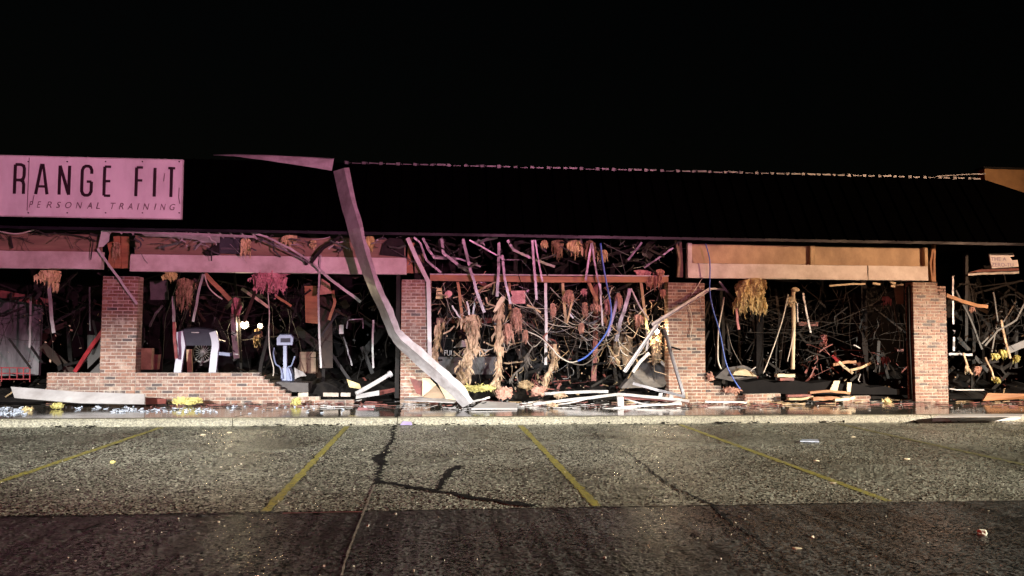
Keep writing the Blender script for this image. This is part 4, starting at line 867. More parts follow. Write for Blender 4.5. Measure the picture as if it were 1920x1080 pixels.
streamer('ragged tan streamer hanging to the floor, leftmost of the tall rags', 'rag', [(884, 590, .1), (886, 620, .1), (882, 650, .12), (868, 680, .1), (864, 712, .1)], 20, 5, 200, 1)
streamer('forked pale streamer hanging beside the leftmost tall rag', 'rag', [(888, 600, .05), (884, 640, .1), (880, 670, .1), (877, 708, .1)], 14, 9, 160, 2)
streamer('tall pale cylindrical duct liner hanging to the floor', 'rag', [(938, 566, .1), (936, 600, .1), (935, 640, .1), (937, 680, .1), (932, 708, .1), (922, 722, .05)], 14, 11, 220, 3)
streamer('torn beige rag hanging high left of the duct liner', 'rag', [(872, 596, .0), (892, 606, .05), (894, 640, .05), (893, 648, .05)], 12, 4, 100, 4)
streamer('thin ragged strip hanging beside the white downpipe', 'rag', [(823, 600, .1), (818, 636, .1), (816, 660, .1), (818, 684, .1)], 8, 3, 90, 5)
streamer('spotted ladder-like strip hanging next to the ragged strip by the downpipe', 'ochre', [(832, 604, .1), (825, 625, .1), (821, 645, .1)], 6, 5, 40, 6)
streamer('thick brown trunk of liner rising from the floor right of the duct liner', 'rag', [(1040, 645, .4), (1038, 672, .4), (1034, 690, .4), (1020, 712, .3)], 12, 10, 90, 7)
streamer('bent branch of liner curving up to the right off the floor', 'wire', [(956, 716, .2), (966, 700, .2), (984, 684, .2), (990, 665, .2), (1002, 646, .2)], 5, 4, 30, 8)
for i, (u, v, ru, rv, mt) in enumerate(((968, 598, 12, 22, 'peach'), (953, 622, 9, 16, 'peach'), (985, 630, 6, 12, 'peach'), (1068, 558, 10, 15, 'peach'), (1036, 582, 6, 14, 'peach'), (1095, 548, 6, 7, 'pinkfib'), (1097, 580, 7, 14, 'peach'), (1116, 577, 9, 8, 'peach'), (1160, 565, 6, 16, 'peach'), (1196, 602, 10, 13, 'peach'), (1222, 528, 10, 12, 'peach'), (1238, 520, 12, 16, 'peach'), (1205, 512, 16, 6, 'pinkfib'), (1243, 550, 6, 8, 'peach'), (1090, 615, 6, 10, 'peach'), (1138, 575, 7, 14, 'pinkfib'))):
    lbs = ('large peach insulation rag right of the tall duct liner', 'peach rag touching the right side of the tall duct liner', 'small peach rag low right of the large peach rag', 'peach rag hanging between the tan stud and the lath', 'narrow peach rag right of the pale pink stud', 'round pink knot hanging left of the blue cable', 'pear-shaped peach rag under the round pink knot', 'blocky peach wad on the slanting brown timber', 'long thin peach rag right of the blue cable', 'glowing peach rag left of the work light', 'peach rag draped over the right end of the header', 'peach insulation heaped on the third pier end of the header', 'flat pink rag lying along the header top', 'small peach shred hanging by the third pier', 'small peach shred left of the dark red post', 'pink rag caught behind the blue cable')
    tuft_item(lbs[i], mt, u, v, .08, ru, rv, 110, .075, .8)
# back of the middle bay: dark counter wall with lettering
cw = thing('counter_wall', 'dark counter wall lettered FULL RANGE FIT at the back of the middle bay', 'wall', P(880, 706, 1.4))
b = MB(); b.prism(W([(815, 720, 1.4), (938, 720, 1.4), (938, 604, 1.4), (815, 604, 1.4)]), (0, .1, 0)); b.build('wall_panel', m['soot'], cw)
b = MB(); b.prism(W([(818, 702, 1.35), (936, 702, 1.35), (936, 669, 1.35), (818, 669, 1.35)]), (0, .04, 0)); b.build('counter_front', m['darkgrey'], cw)
b = MB(); b.prism(W([(818, 606, 1.35), (936, 606, 1.35), (936, 596, 1.35), (818, 596, 1.35)]), (0, .2, 0)); b.build('header_band', m['rust'], cw)
for wd_, ua, ub in (('FULL', 833, 855), ('RANGE', 861, 892), ('FIT', 899, 914)):
    O = P(ua, 667, 1.385); b = MB(); glyph(b, wd_, O, EXv, EZv, NY, PX(ub - ua, 1.4), PX(10, 1.4)); b.build('lettering', m['signwhite'], cw)
panel_item('white_gable', 'small white triangular scrap in front of the dark counter wall', 'scrap', 'pale', [(850, 652, 1.1), (876, 650, 1.1), (873, 640, 1.1), (864, 638, 1.1)], .02)
panel_item('wood_cabinet', 'brown panelled cabinet standing left of the work light', 'cabinet', 'ply', [(1150, 684, 1.8), (1186, 684, 1.8), (1186, 632, 1.8), (1150, 632, 1.8)], .4)
# right end of the middle bay
b = MB(); b.channel(W([(1222, 609, -.3), (1330, 542, -.12)]), PX(7, -.3), .05, .006); item('long_channel', 'pale metal channel leaning up to the right across the third pier', 'channel', b, 'pale')
b = MB(); b.channel(W([(1170, 697, -.55), (1240, 596, -.22)]), PX(7, -.3), .05, .006); item('long_channel', 'steep pale channel running from the sill up to the work light', 'channel', b, 'white')
bar_item('short_channel', 'shorter grey channel lying under the steep pale channel', 'channel', 'pale', [(1186, 698, -.3), (1200, 678, -.25), (1217, 662, -.2)], 7, .04)
b = MB(); b.tube(W([(1246, 618, -.12), (1262, 675, -.3), (1282, 741, -.5)]), .04, 8); item('leaning_pole', 'grey pole leaning against the third pier', 'pole', b, 'grey')
b = MB(); b.tube(W([(1250, 648, -.15), (1276, 656, -.42)]), .018, 6); item('black_rod', 'short black rod sticking out in front of the third pier', 'rod', b, 'charred')
cable('thin cable dangling down the face of the third pier', 'palewire', [(1318, 520, -.08), (1300, 548, -.05), (1290, 566, -.04), (1296, 590, -.04), (1298, 610, -.04), (1294, 628, -.04), (1297, 636, -.04)], .008)
b = MB(); b.prism(W([(1164, 728, .1), (1244, 726, .1), (1254, 715, .2), (1252, 690, .5), (1236, 676, .7), (1224, 671, .7), (1205, 680, .6), (1188, 700, .4)]), (0, .25, 0)); item('dark_sheet', 'big dark grey buckled sheet at the left foot of the third pier', 'sheet', b, 'greysheet')
bar_item('pale_offcut', 'pale offcut stuck on the edge of the dark buckled sheet', 'offcut', 'pale', [(1239, 678, .35), (1250, 688, .3)], 6, .03)
# work lights, lit
def work_light(label, u, v, Y, watts, r):
    p = P(u, v, Y); t = thing('work_light', label, 'lamp', p - Vector((0, 0, .1)), 'lit lamps inside the wreck')
    b = MB(); b.lump(p, (r, r, r), 1, 0, 10, 8); b.build('bulb', m['bulb'], t, sm=True)
    b = MB(); n = 10
    for i in range(n):
        a = 6.2832 * i / n; b.v += [p + Vector((math.cos(a) * r * 1.1, r * 1.2, math.sin(a) * r * 1.1)), p + Vector((math.cos(a) * r * 1.8, -.02, math.sin(a) * r * 1.8))]
    for i in range(n): q = (i + 1) % n; b.f.append((2 * i, 2 * i + 1, 2 * q + 1, 2 * q))
    b.build('reflector', m['pale'], t)
    b = MB(); b.tube([p + Vector((0, r, 0)), p + Vector((.02, r + .1, .25))], .012, 6); b.build('bracket', m['charred'], t)
    l = bpy.data.lights.new('lamp_glow', 'POINT'); l.energy = watts; l.color = (1, .80, .50); l.shadow_soft_size = r
    o = bpy.data.objects.new('lamp_glow', l); col.objects.link(o); o.parent = t; o.location = p + Vector((0, -r * 2.2, 0)) - ORG[t]
work_light('brighter of the two glowing lamps deep in the left shop', 459, 609, 3.2, 60, .055)
work_light('smaller glowing lamp just right of the brightest one in the left shop', 488, 611, 3.6, 18, .035)
work_light('glaring work light hung at the left edge of the third pier', 1231, 622, .2, 30, .03)
b = MB(); b.lump(P(1233, 633, .35), (.10, .08, .16), 4, .5); b.tuft(P(1230, 650, .3), (.1, .08, .3), 120, 4, .1, 1.2); item('lamp_shroud', 'scorched fibre trailing below the glaring work light', 'insulation', b, 'rag')
tuft_item('added fibre wad to catch the spill of the two glowing lamps', 'ochre', 486, 632, 3.3, 10, 16, 100, .07)  # added wad: a surface for the lamp spill to show on
bar_item('hanging_lath', 'pale lath hanging beneath the work light', 'lath', 'pale', [(1213, 616, .1), (1215, 640, .1), (1212, 658, .1)], 5, .02)
cable('pale kinked wire left of the work light', 'palewire', [(1156, 606, .1), (1160, 640, .1), (1166, 660, .1), (1178, 668, .1)], .012)

# ---- bay between the third and the rightmost pier
tuft_item('big shaggy yellow insulation batt hanging under the right fascia', 'yellow', 1409, 549, .1, 33, 28, 700, .10, .9)
tuft_item('left tail of the big shaggy yellow batt', 'yellow', 1388, 570, .1, 13, 14, 140, .09, .9)
tuft_item('right tail of the big shaggy yellow batt', 'yellow', 1426, 572, .12, 10, 18, 140, .09, 1.2)
cable('blue-grey cord falling from the eave past the third pier to the ground', 'blue', [(1323, 457, -.3), (1331, 490, -.25), (1331, 545, -.2), (1337, 580, -.2), (1350, 625, -.15), (1361, 680, -.15), (1375, 710, -.2), (1388, 730, -.25)], .013)
cable('pale cord hanging right of the third pier and forking at its foot', 'palewire', [(1358, 557, .1), (1352, 590, .1), (1347, 620, .1), (1346, 672, .1), (1352, 692, .1)], .017)
cable('thin dark cord bowing behind the pale forked cord', 'wire', [(1363, 610, .4), (1372, 650, .4), (1390, 684, .4)], .010)
cable('long beige cord slanting down right of the yellow batt', 'palewire', [(1478, 552, .3), (1468, 596, .3), (1454, 640, .25), (1440, 678, .2), (1431, 700, .2)], .014)
cable('pale cord curving down beside the birch-like post', 'palewire', [(1489, 615, .3), (1484, 645, .3), (1476, 678, .3)], .012)
pp = W([(1486, 692, .5), (1487, 640, .5), (1488, 600, .5), (1487, 560, .5), (1488, 542, .5)]); b = MB(); b.tube(smooth(pp, 4), 1., 8, [PX(8, .5) * .5 * (1 + .18 * noise.noise(Vector((i * .7, 0, 0)))) for i in range(17)]); b.lump(P(1491, 543, .45), (.09, .06, .05), 5, .4); b.tuft(P(1484, 565, .42), (.09, .06, .1), 60, 9, .06)
item('peeling_post', 'white peeling post like a birch trunk in the right bay', 'post', b, 'cream')
bar_item('black_post', 'black post below the big yellow batt', 'post', 'soot', [(1423, 700, .8), (1423, 590, .8)], 16, .12)
bar_item('red_shelf', 'dull red shelf board right of the birch-like post', 'shelf', 'rust', [(1494, 607, 1.2), (1530, 608, 1.2)], 9, .2)
bar_item('pale_strip', 'pale strip hanging across the dull red shelf', 'strip', 'pale', [(1506, 550, .6), (1511, 580, .6), (1520, 624, .6)], 4, .02)
bar_item('thin_strip', 'grey strip hanging beside the birch-like post', 'strip', 'grey', [(1495, 568, .7), (1496, 604, .7)], 3, .02)
bar_item('long_tube_light', 'long greenish tube running level under the right fascia', 'tube', 'cream', [(1555, 536, .4), (1590, 533, .4), (1622, 532, .4)], 4, .04)
bar_item('pale_clip', 'short cream piece under the right fascia, left of a pair', 'clip', 'cream', [(1636, 531, .3), (1650, 533, .3)], 5, .03)
bar_item('pale_clip', 'short cream piece directly under the edge of the right fascia', 'clip', 'cream', [(1668, 527, .2), (1679, 532, .2)], 5, .03)
bar_item('pale_clip', 'short cream piece, lowest of the three under the right fascia', 'clip', 'cream', [(1670, 536, .3), (1678, 537, .3)], 5, .03)
bar_item('pink_stub', 'pinkish stub of pipe hanging below the yellow batt', 'pipe', 'pinkfib', [(1380, 576, .3), (1382, 600, .3), (1385, 618, .3)], 5, .04)
bar_item('thin_brace', 'thin pale brace slanting behind the yellow batt', 'brace', 'grey', [(1348, 528, .3), (1362, 545, .3), (1377, 562, .3)], 5, .02)
bar_item('pale_rail', 'pale rail running right from the tip of the channel across the third pier', 'rail', 'pale', [(1330, 541, .2), (1358, 543, .3)], 4, .04)
tuft_item('pink and white rag high in the right bay', 'pinkfib', 1660, 564, .8, 7, 9, 60, .06)
tuft_item('magenta rag hanging in the dark of the right bay', 'pinkfib', 1543, 638, 1.6, 8, 11, 70, .06)
tuft_item('pink wad on the rubble near the rightmost pier', 'pinkfib', 1659, 676, 1.0, 9, 8, 70, .05)
panel_item('ochre_panel', 'ochre panel beside the dark strip left of the rightmost pier', 'panel', 'ply', [(1682, 570, .6), (1694, 570, .6), (1694, 532, .6), (1676, 532, .6)], .03)
# tables and boards low in the right bay
b = MB(); b.prism(W([(1373, 703, .35), (1420, 706, .35), (1411, 698, .4), (1398, 692, .5), (1388, 692, .55), (1378, 697, .45)]), (0, .5, .03)); item('cream_table_top', 'cream-topped rounded table tilted right of the stepped pier foot', 'table', b, 'cream')
b = MB(); b.prism(W([(1341, 708, .3), (1374, 715, .3), (1420, 708, .3), (1416, 694, .75), (1395, 685, .8), (1360, 690, .7)]), (0, .12, .0)); item('curled_sheet', 'dark curled sheet behind the cream-topped table', 'sheet', b, 'greysheet')
bar_item('cream_plank', 'cream plank lying level in the right bay', 'plank', 'cream', [(1455, 704, .3), (1488, 704, .3)], 7, .15)
bar_item('brown_plank', 'dark brown plank under the cream plank', 'plank', 'rust', [(1460, 711, .28), (1486, 711, .28)], 6, .15)
panel_item('dark_counter', 'long low dark counter front across the right bay', 'counter', 'soot', [(1380, 738, .3), (1702, 740, .3), (1702, 728, .3), (1680, 730, .3), (1660, 724, .3), (1632, 727, .3), (1604, 719, .3), (1585, 722, .3), (1560, 714, .3), (1520, 719, .3), (1490, 713, .3), (1452, 718, .3), (1428, 712, .3), (1400, 717, .3), (1380, 711, .3)], .5)
panel_item('wood_offcut', 'cream slanted slat on the long dark counter, left of two', 'slat', 'cream', [(1556, 732, .2), (1570, 733, .2), (1575, 714, .25), (1564, 714, .25)], .03)
panel_item('wood_offcut', 'cream upright slat on the long dark counter, right of two', 'slat', 'cream', [(1588, 734, .2), (1595, 735, .2), (1597, 717, .25), (1589, 717, .25)], .03)
bar_item('red_plank', 'red-ended cream plank slanting down in the right bay', 'plank', 'cream', [(1573, 678, .8), (1585, 690, .7), (1599, 700, .6)], 6, .03)
bar_item('red_plank', 'red splintered tip above the slanting cream plank', 'plank', 'red', [(1560, 667, .9), (1573, 678, .8)], 6, .03)
bar_item('splintered_board', 'tan splintered board behind the slanting cream plank', 'board', 'wood', [(1562, 684, 1.0), (1584, 679, 1.0), (1605, 678, 1.0)], 6, .05)
bar_item('splintered_board', 'pale curved board rising right of the slanting plank', 'board', 'tan', [(1594, 694, .8), (1615, 689, .8), (1632, 680, .8)], 5, .04)
bar_item('dark_red_board', 'dark red board between the splintered boards', 'board', 'rust', [(1600, 684, 1.1), (1630, 683, 1.1)], 8, .05)
# broken boards on the walkway, right
Bd = [('brown splintered board lying in front of the dark counter', 'wood', [(1517, 736, -.2), (1555, 733, -.2), (1592, 737, -.2)], 5, .1), ('tan board lying flat beside the fallen brick piece', 'tan', [(1477, 748, -.35), (1500, 748, -.35), (1522, 744, -.3)], 5, .12), ('dark brown board on top of the tan board', 'rust', [(1475, 742, -.3), (1510, 741, -.3), (1520, 742, -.3)], 5, .1), ('rust-brown broken board at the edge of the walkway', 'wood', [(1523, 748, -.4), (1552, 746, -.4), (1572, 748, -.4)], 8, .1), ('cream broken board end right of the rust-brown board', 'cream', [(1564, 750, -.45), (1590, 748, -.4), (1602, 744, -.4)], 6, .08)]
for lb, mt, pts, wv, t in Bd: bar_item('broken_board', lb, 'board', mt, pts, wv, t, 'broken boards on the walkway')
tuft_item('yellow chunk of insulation on the wet walkway near the rightmost pier', 'yellow', 1664, 752, -.3, 9, 6, 60, .04, 0)
# ---- far right bay, its gloom put into darker materials
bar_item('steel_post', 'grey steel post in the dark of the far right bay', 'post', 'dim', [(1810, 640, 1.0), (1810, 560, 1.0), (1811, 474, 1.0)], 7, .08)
bar_item('pale_tube', 'thin pale tube hanging right of the rightmost pier', 'tube', 'grey', [(1786, 518, .2), (1786, 560, .2), (1787, 608, .2)], 4, .03)
bar_item('pale_stub', 'short pale upright stub low right of the rightmost pier', 'stub', 'grey', [(1788, 658, .5), (1788, 632, .5)], 5, .03)
bar_item('level_rail', 'grey level rail low right of the rightmost pier', 'rail', 'grey', [(1778, 664, .5), (1800, 664, .5), (1822, 665, .5)], 5, .05)
bar_item('splintered_beam', 'brown splintered beam sticking out of the rightmost pier', 'beam', 'wood', [(1773, 553, .1), (1800, 564, .2), (1830, 573, .4), (1850, 575, .5)], 8, .07)
zs = thing('hanging_sign', 'small pale sign reading THE A, ZERO-TU in the far right bay', 'sign', P(1880, 512, .8))
b = MB(); b.prism(W([(1860, 503, .8), (1910, 500, .8), (1908, 487, .8), (1898, 488, .8), (1894, 482, .8), (1902, 480, .8), (1899, 474, .8), (1855, 475, .8)]), (0, .04, 0)); b.build('panel', m['signwhite'], zs)
for tx, ua, ub, va, h, mt in (('THE A', 1858, 1891, 489, 7.5, 'purple'), ('ZERO-TU', 1859, 1906, 500, 8, 'purple')):
    O = P(ua, va, .79); b = MB(); glyph(b, tx, O, EXv, EZv, NY, PX(ub - ua, .8), PX(h, .8)); b.build('lettering', m[mt], zs)
bar_item('sign_rail', 'white rail running level under the small pale sign', 'rail', 'pale', [(1814, 515, .8), (1860, 513, .8), (1910, 511, .8)], 5, .03)
panel_item('dark_red_band', 'dark red band above the white rail of the small sign', 'board', 'rust', [(1815, 511, .9), (1910, 507, .9), (1910, 503, .9), (1840, 505, .9)], .02)
bar_item('grey_board', 'grey board sloping down to the left at the far right edge', 'board', 'greysheet', [(1884, 658, .5), (1925, 642, .5), (1960, 630, .5)], 16, .08)
for i, (pts, wv, mt) in enumerate((([(1792, 545, .3), (1820, 600, .3), (1841, 655, .3)], 4, 'darkwire'), ([(1905, 565, .6), (1880, 605, .6), (1840, 645, .6)], 3.5, 'wire'), ([(1862, 548, .5), (1870, 600, .5), (1859, 660, .5)], 3, 'wire'), ([(1877, 600, .4), (1885, 640, .4), (1894, 672, .4)], 5, 'rag'), ([(1925, 560, .4), (1905, 600, .4), (1870, 620, .4), (1845, 650, .4)], 4, 'wire'), ([(1806, 662, .4), (1815, 690, .4), (1823, 702, .4)], 4, 'rag'), ([(1847, 670, .3), (1857, 690, .3), (1864, 710, .3)], 3.5, 'rag'))):
    bar_item('splintered_lath', ('long thin lath slanting right, nearest the rightmost pier', 'pale lath slanting down left across the far right bay', 'upright dark lath under the small pale sign', 'ragged pale stick standing left of the sloping grey board', 'bent dark branch-like lath at the far right edge', 'ragged pale stick low beside the level rail', 'pale stick leaning low in the middle of the far right bay')[i], 'lath', mt, pts, wv, .03, 'splintered laths in the far right bay')
for i, (u, v, ru, rv, mt) in enumerate(((1866, 668, 12, 6, 'brightyellow'), (1880, 664, 8, 9, 'brightyellow'), (1906, 672, 9, 7, 'brightyellow'), (1834, 694, 10, 8, 'peach'), (1812, 692, 4, 8, 'cream'), (1867, 712, 7, 6, 'brightyellow'), (1822, 580, 7, 5, 'peach'))):
    tuft_item(('flat pale yellow rag on the rubble of the far right bay', 'tall pale yellow rag left of the sloping grey board', 'pale yellow rag under the sloping grey board', 'peach wad on the rubble right of the level rail', 'cream scrap standing beside the peach wad', 'small pale yellow rag low in the far right bay', 'small peach rag under the splintered beam')[i], mt, u, v, .4, ru, rv, 60, .05)
panel_item('broken_board', 'broken tan board with a ragged end on the walkway at the far right', 'board', 'wood', [(1843, 752, -.3), (1852, 737, -.2), (1950, 739, -.2), (1950, 746, -.3)], .05, 'broken boards on the walkway')
bar_item('thin_rail', 'thin pale rail lying right of the rightmost pier foot', 'rail', 'pale', [(1780, 729, .2), (1800, 731, .2), (1845, 731, .2)], 2.5, .02)

# ================================================================== wreckage on the walkway
GD = [('white flattened panel lying at the tip of the bent flashing', 'white', [(884, 768, -1.55), (970, 768, -1.5), (968, 757, -.95), (905, 754, -.9)], .02),
      ('pale sheet lying at the foot of the second pier', 'pale', [(758, 752, -.7), (852, 756, -.9), (858, 750, -.7), (800, 745, -.5), (758, 748, -.5)], .015),
      ('white square block standing in front of the long bent rail', 'white', [(1159, 762, -1.1), (1170, 762, -1.1), (1169, 744, -1.05), (1158, 745, -1.05)], .08)]
for lb, mt, pts, t in GD: panel_item('metal_sheet', lb, 'panel', mt, pts, t, vec=(0, t, .02))
for lb, mt, pts, wv, t in (('long pale rail bent in a shallow arch along the walkway', 'pale', [(1000, 758, -.75), (1080, 748, -.6), (1160, 739, -.5), (1230, 745, -.5), (1292, 752, -.55)], 6, .05),
        ('dull pink rail lying behind the arch-bent rail', 'rust', [(1165, 746, -.4), (1225, 748, -.4), (1290, 753, -.45)], 6, .05),
        ('thin white rail lying in front, ending in a torn blue-white plate', 'white', [(1130, 768, -1.3), (1200, 761, -1.15), (1277, 756, -1.0)], 4, .05),
        ('grey pole lying from the dark buckled sheet to the third pier foot', 'grey', [(1187, 719, -.2), (1235, 732, -.4), (1285, 744, -.55)], 6, .06),
        ('thin pale strip lying in front of the third pier foot', 'white', [(1322, 753, -.5), (1392, 754, -.5), (1400, 755, -.5)], 4, .05),
        ('perforated pale rail lying across the sill of the middle bay', 'pale', [(1020, 738, -.05), (1060, 736, -.05), (1140, 734, -.05)], 6, .06),
        ('thin pale lath sloping up out of the walkway debris', 'pale', [(1040, 760, -.9), (1075, 754, -.85), (1100, 748, -.8)], 3, .02),
        ('thin pale lath crossing under the arch-bent rail', 'pale', [(1172, 748, -.75), (1190, 753, -.8), (1215, 759, -.9)], 3, .02),
        ('short white lath beside the flattened panel', 'white', [(880, 753, -.8), (905, 749, -.75), (918, 745, -.7)], 4, .02)):
    bar_item('fallen_rail', lb, 'rail', mt, pts, wv, t, 'rails lying on the walkway')
panel_item('torn_plate', 'torn blue-white plate at the right end of the thin white rail', 'plate', 'white', [(1258, 758, -1.0), (1279, 760, -1.05), (1276, 750, -.9), (1262, 754, -.95)], .01)
for i, (u, v, Y, ru, rv, mt) in enumerate(((895, 728, -.2, 34, 6, 'brightyellow'), (868, 733, -.3, 9, 5, 'brightyellow'), (946, 737, -.35, 16, 11, 'peach'), (1010, 733, -.3, 14, 9, 'peach'), (352, 752, -.45, 26, 7, 'brightyellow'), (556, 753, -.5, 9, 7, 'brightyellow'), (108, 761, -1.0, 10, 5, 'brightyellow'), (50, 769, -1.3, 9, 5, 'yellow'), (866, 708, .1, 12, 16, 'ochre'), (985, 722, .2, 15, 8, 'ochre'), (1035, 763, -1.1, 12, 8, 'rag'), (1372, 731, -.05, 17, 5, 'peach'), (1332, 706, -.05, 6, 7, 'peach'), (1050, 742, -.3, 12, 4, 'rag'), (1283, 744, -.4, 6, 7, 'rag'))):
    tuft_item(('long yellow insulation strip lying across the sill of the middle bay', 'small yellow wad at the left end of the long yellow strip', 'pink insulation heap on the sill below the tall duct liner', 'pink insulation heap right of the middle on the sill', 'pale yellow insulation mound at the foot of the low wall', 'small yellow-green tuft at the foot of the low course', 'bright yellow wad on the wet walkway at the left', 'orange-yellow wad near the kerb at the far left', 'bushy brown wad behind the flashing foot', 'bushy brown wad on the sill behind the pink heaps', 'grey-brown wad on the walkway in front of the arch-bent rail', 'peach wad lying on the stepped pier foot', 'peach wad perched on top of the pier step', 'pale ragged scrap on the perforated rail', 'rag tied at the foot of the leaning grey pole')[i], mt, u, v, Y, ru, rv, 120 if ru > 12 else 60, .05, 0)
for i, (u, v, Y) in enumerate(((1238, 741, -.5), (1258, 744, -.5))):
    panel_item('small_bracket', ('small pale bracket left of a pair by the third pier foot', 'small pale bracket right of a pair by the third pier foot')[i], 'bracket', 'pale', [(u - 4, v + 4, Y), (u + 3, v + 4, Y), (u + 5, v - 4, Y), (u - 2, v - 4, Y)], .02, 'small brackets')
panel_item('pink_scrap', 'pink printed scrap lying on the walkway left of the crack', 'scrap', 'pinkfib', [(668, 771, -1.45), (700, 772, -1.5), (702, 765, -1.25), (672, 764, -1.2)], .01)
panel_item('purple_scrap', 'small purple scrap lying at the kerb by the crack', 'scrap', 'purple', [(750, 797, -2.95), (773, 797, -2.95), (771, 791, -2.9), (756, 790, -2.9)], .03)
b = MB(); q = [(1750, 784), (1800, 783.5), (1860, 783), (1916, 782.5), (1918, 778), (1880, 777), (1800, 778.5), (1762, 780)]
b.prism([G(u, v, .133) + Vector((0, 0, .002 + .012 * rnd.random())) for u, v in q], (0, 0, .006))
b.prism([P(u, v, -2.825) for u, v in ((1748, 790), (1800, 790.5), (1850, 790), (1900, 788.5), (1913, 785), (1916, 782.5), (1860, 783), (1800, 783.5), (1750, 784))], (0, .006, 0))
item('white_strip', 'white plastic strip draped over the kerb at the right', 'strip', b, 'white')
# ---- single bits on the pavement
def bit(label, u, v, sx, sz, mat, name='pebble', seed=1):
    p = G(u, v, 0); b = MB(); b.lump(p + Vector((0, 0, sz * .6)), (sx, sx * .7, sz), seed, .5, 9, 6); item(name, label, 'debris', b, mat, 'bits on the pavement')
bit('pale stone lying alone on the wet drive lane at the right', 1842, 1003, .040, .026, 'stone', seed=2)
bit('flat cream scrap on the drive lane below the pavement joint', 1494, 1029, .035, .006, 'cream', 'scrap', 3)
bit('small yellow scrap on the stall floor between the left stall lines', 211, 868, .035, .018, 'brightyellow', 'scrap', 4)
bit('small dark lump on the pavement joint at the left', 373, 970, .022, .014, 'tar', 'pebble', 5)
bit('small cream scrap beside the fourth stall line', 1562, 906, .04, .006, 'cream', 'scrap', 6)
bit('tiny cream pebble near the flat cream scrap', 1524, 1008, .014, .01, 'cream', 'pebble', 7)
panel = MB(); q = [G(1500, 830), G(1536, 831), G(1534, 827), G(1504, 827)]; panel.prism([x + Vector((0, 0, .012)) for x in q], (0, 0, .014)); item('pale_scrap', 'flat pale scrap lying on the stall floor at the right', 'debris', panel, 'shard')
for i, (u, v) in enumerate(((165, 803), (478, 800), (430, 812), (380, 816), (905, 799), (1600, 820), (1700, 862), (1530, 865))):
    bit(('tiny dark scrap at the kerb far left', 'dark scrap at the kerb right of the kerb joint', 'short twig-like scrap in the second stall', 'yellowish scrap in the second stall', 'dark scrap at the kerb near the middle', 'tiny pale scrap in the right-hand stall', 'tiny pale scrap near the pale seam at the right', 'white speck of plastic right of the fourth stall line')[i], u, v, .04, .012, 'tar' if i in (0, 1, 4) else 'cream', 'scrap', 10 + i)

# ================================================================== what nobody could count
g = random.Random(21)
def scatter_flakes(name, label, cat, spots, mat, smin, smax, kind='stuff', z=.128, zs=.004):
    b = MB()
    for u0, u1, v0, v1, n in spots:
        for _ in range(n):
            p = G(g.uniform(u0, u1), g.uniform(v0, v1), z); s_ = g.uniform(smin, smax) * (.6 + g.random() ** 3); a = g.uniform(0, 6.28); k = g.choice((3, 4, 5))
            nn_ = Vector((g.gauss(0, .25), g.gauss(0, .25), 1)).normalized(); ax = nn_.cross(Vector((math.cos(a), math.sin(a), 0))).normalized(); ay = nn_.cross(ax)
            h = zs + g.random() * zs
            b.prism([p + Vector((0, 0, h)) + ax * math.cos(6.28 * i / k + g.uniform(-.3, .3)) * s_ + ay * math.sin(6.28 * i / k) * s_ * g.uniform(.5, 1) for i in range(k)], nn_ * g.uniform(.003, .012))
    return b.build(name, m[mat], None, label, cat, None, kind)
scatter_flakes('glass_shards', 'scattered broken glass glinting on the wet walkway at the left', 'glass', [(-40, 50, 764, 778, 130), (120, 260, 762, 768, 25), (210, 410, 766, 774, 130), (420, 700, 758, 776, 40)], 'shard', .012, .05)
scatter_flakes('rubble_scraps', 'small scraps and splinters scattered along the middle walkway', 'debris', [(760, 900, 744, 770, 60), (900, 1300, 742, 768, 170), (1300, 1720, 754, 770, 40), (1780, 1930, 750, 768, 16)], 'pale', .010, .035)
scatter_flakes('brick_rubble', 'crumbs of brick and mortar along the foot of the walls', 'debris', [(280, 560, 758, 764, 80), (540, 680, 750, 760, 90), (1240, 1480, 752, 760, 140), (900, 1100, 744, 760, 60)], 'rust', .010, .035)
scatter_flakes('grit', 'pale grit and leaf scraps scattered over the stall pavement', 'debris', [(0, 1920, 800, 960, 220), (0, 1920, 960, 1080, 60)], 'stone', .003, .009, z=.002, zs=.002)
def hang(b, u, v, Y, ln, r, sway):
    p = P(u, v, Y); pts = [p]; dx, dy = g.gauss(0, sway), g.gauss(0, sway)
    for i in range(4): pts.append(pts[-1] + Vector((dx + g.gauss(0, .05), dy + g.gauss(0, .04), -ln / 4)))
    b.tube(smooth(pts, 3), r, 3)
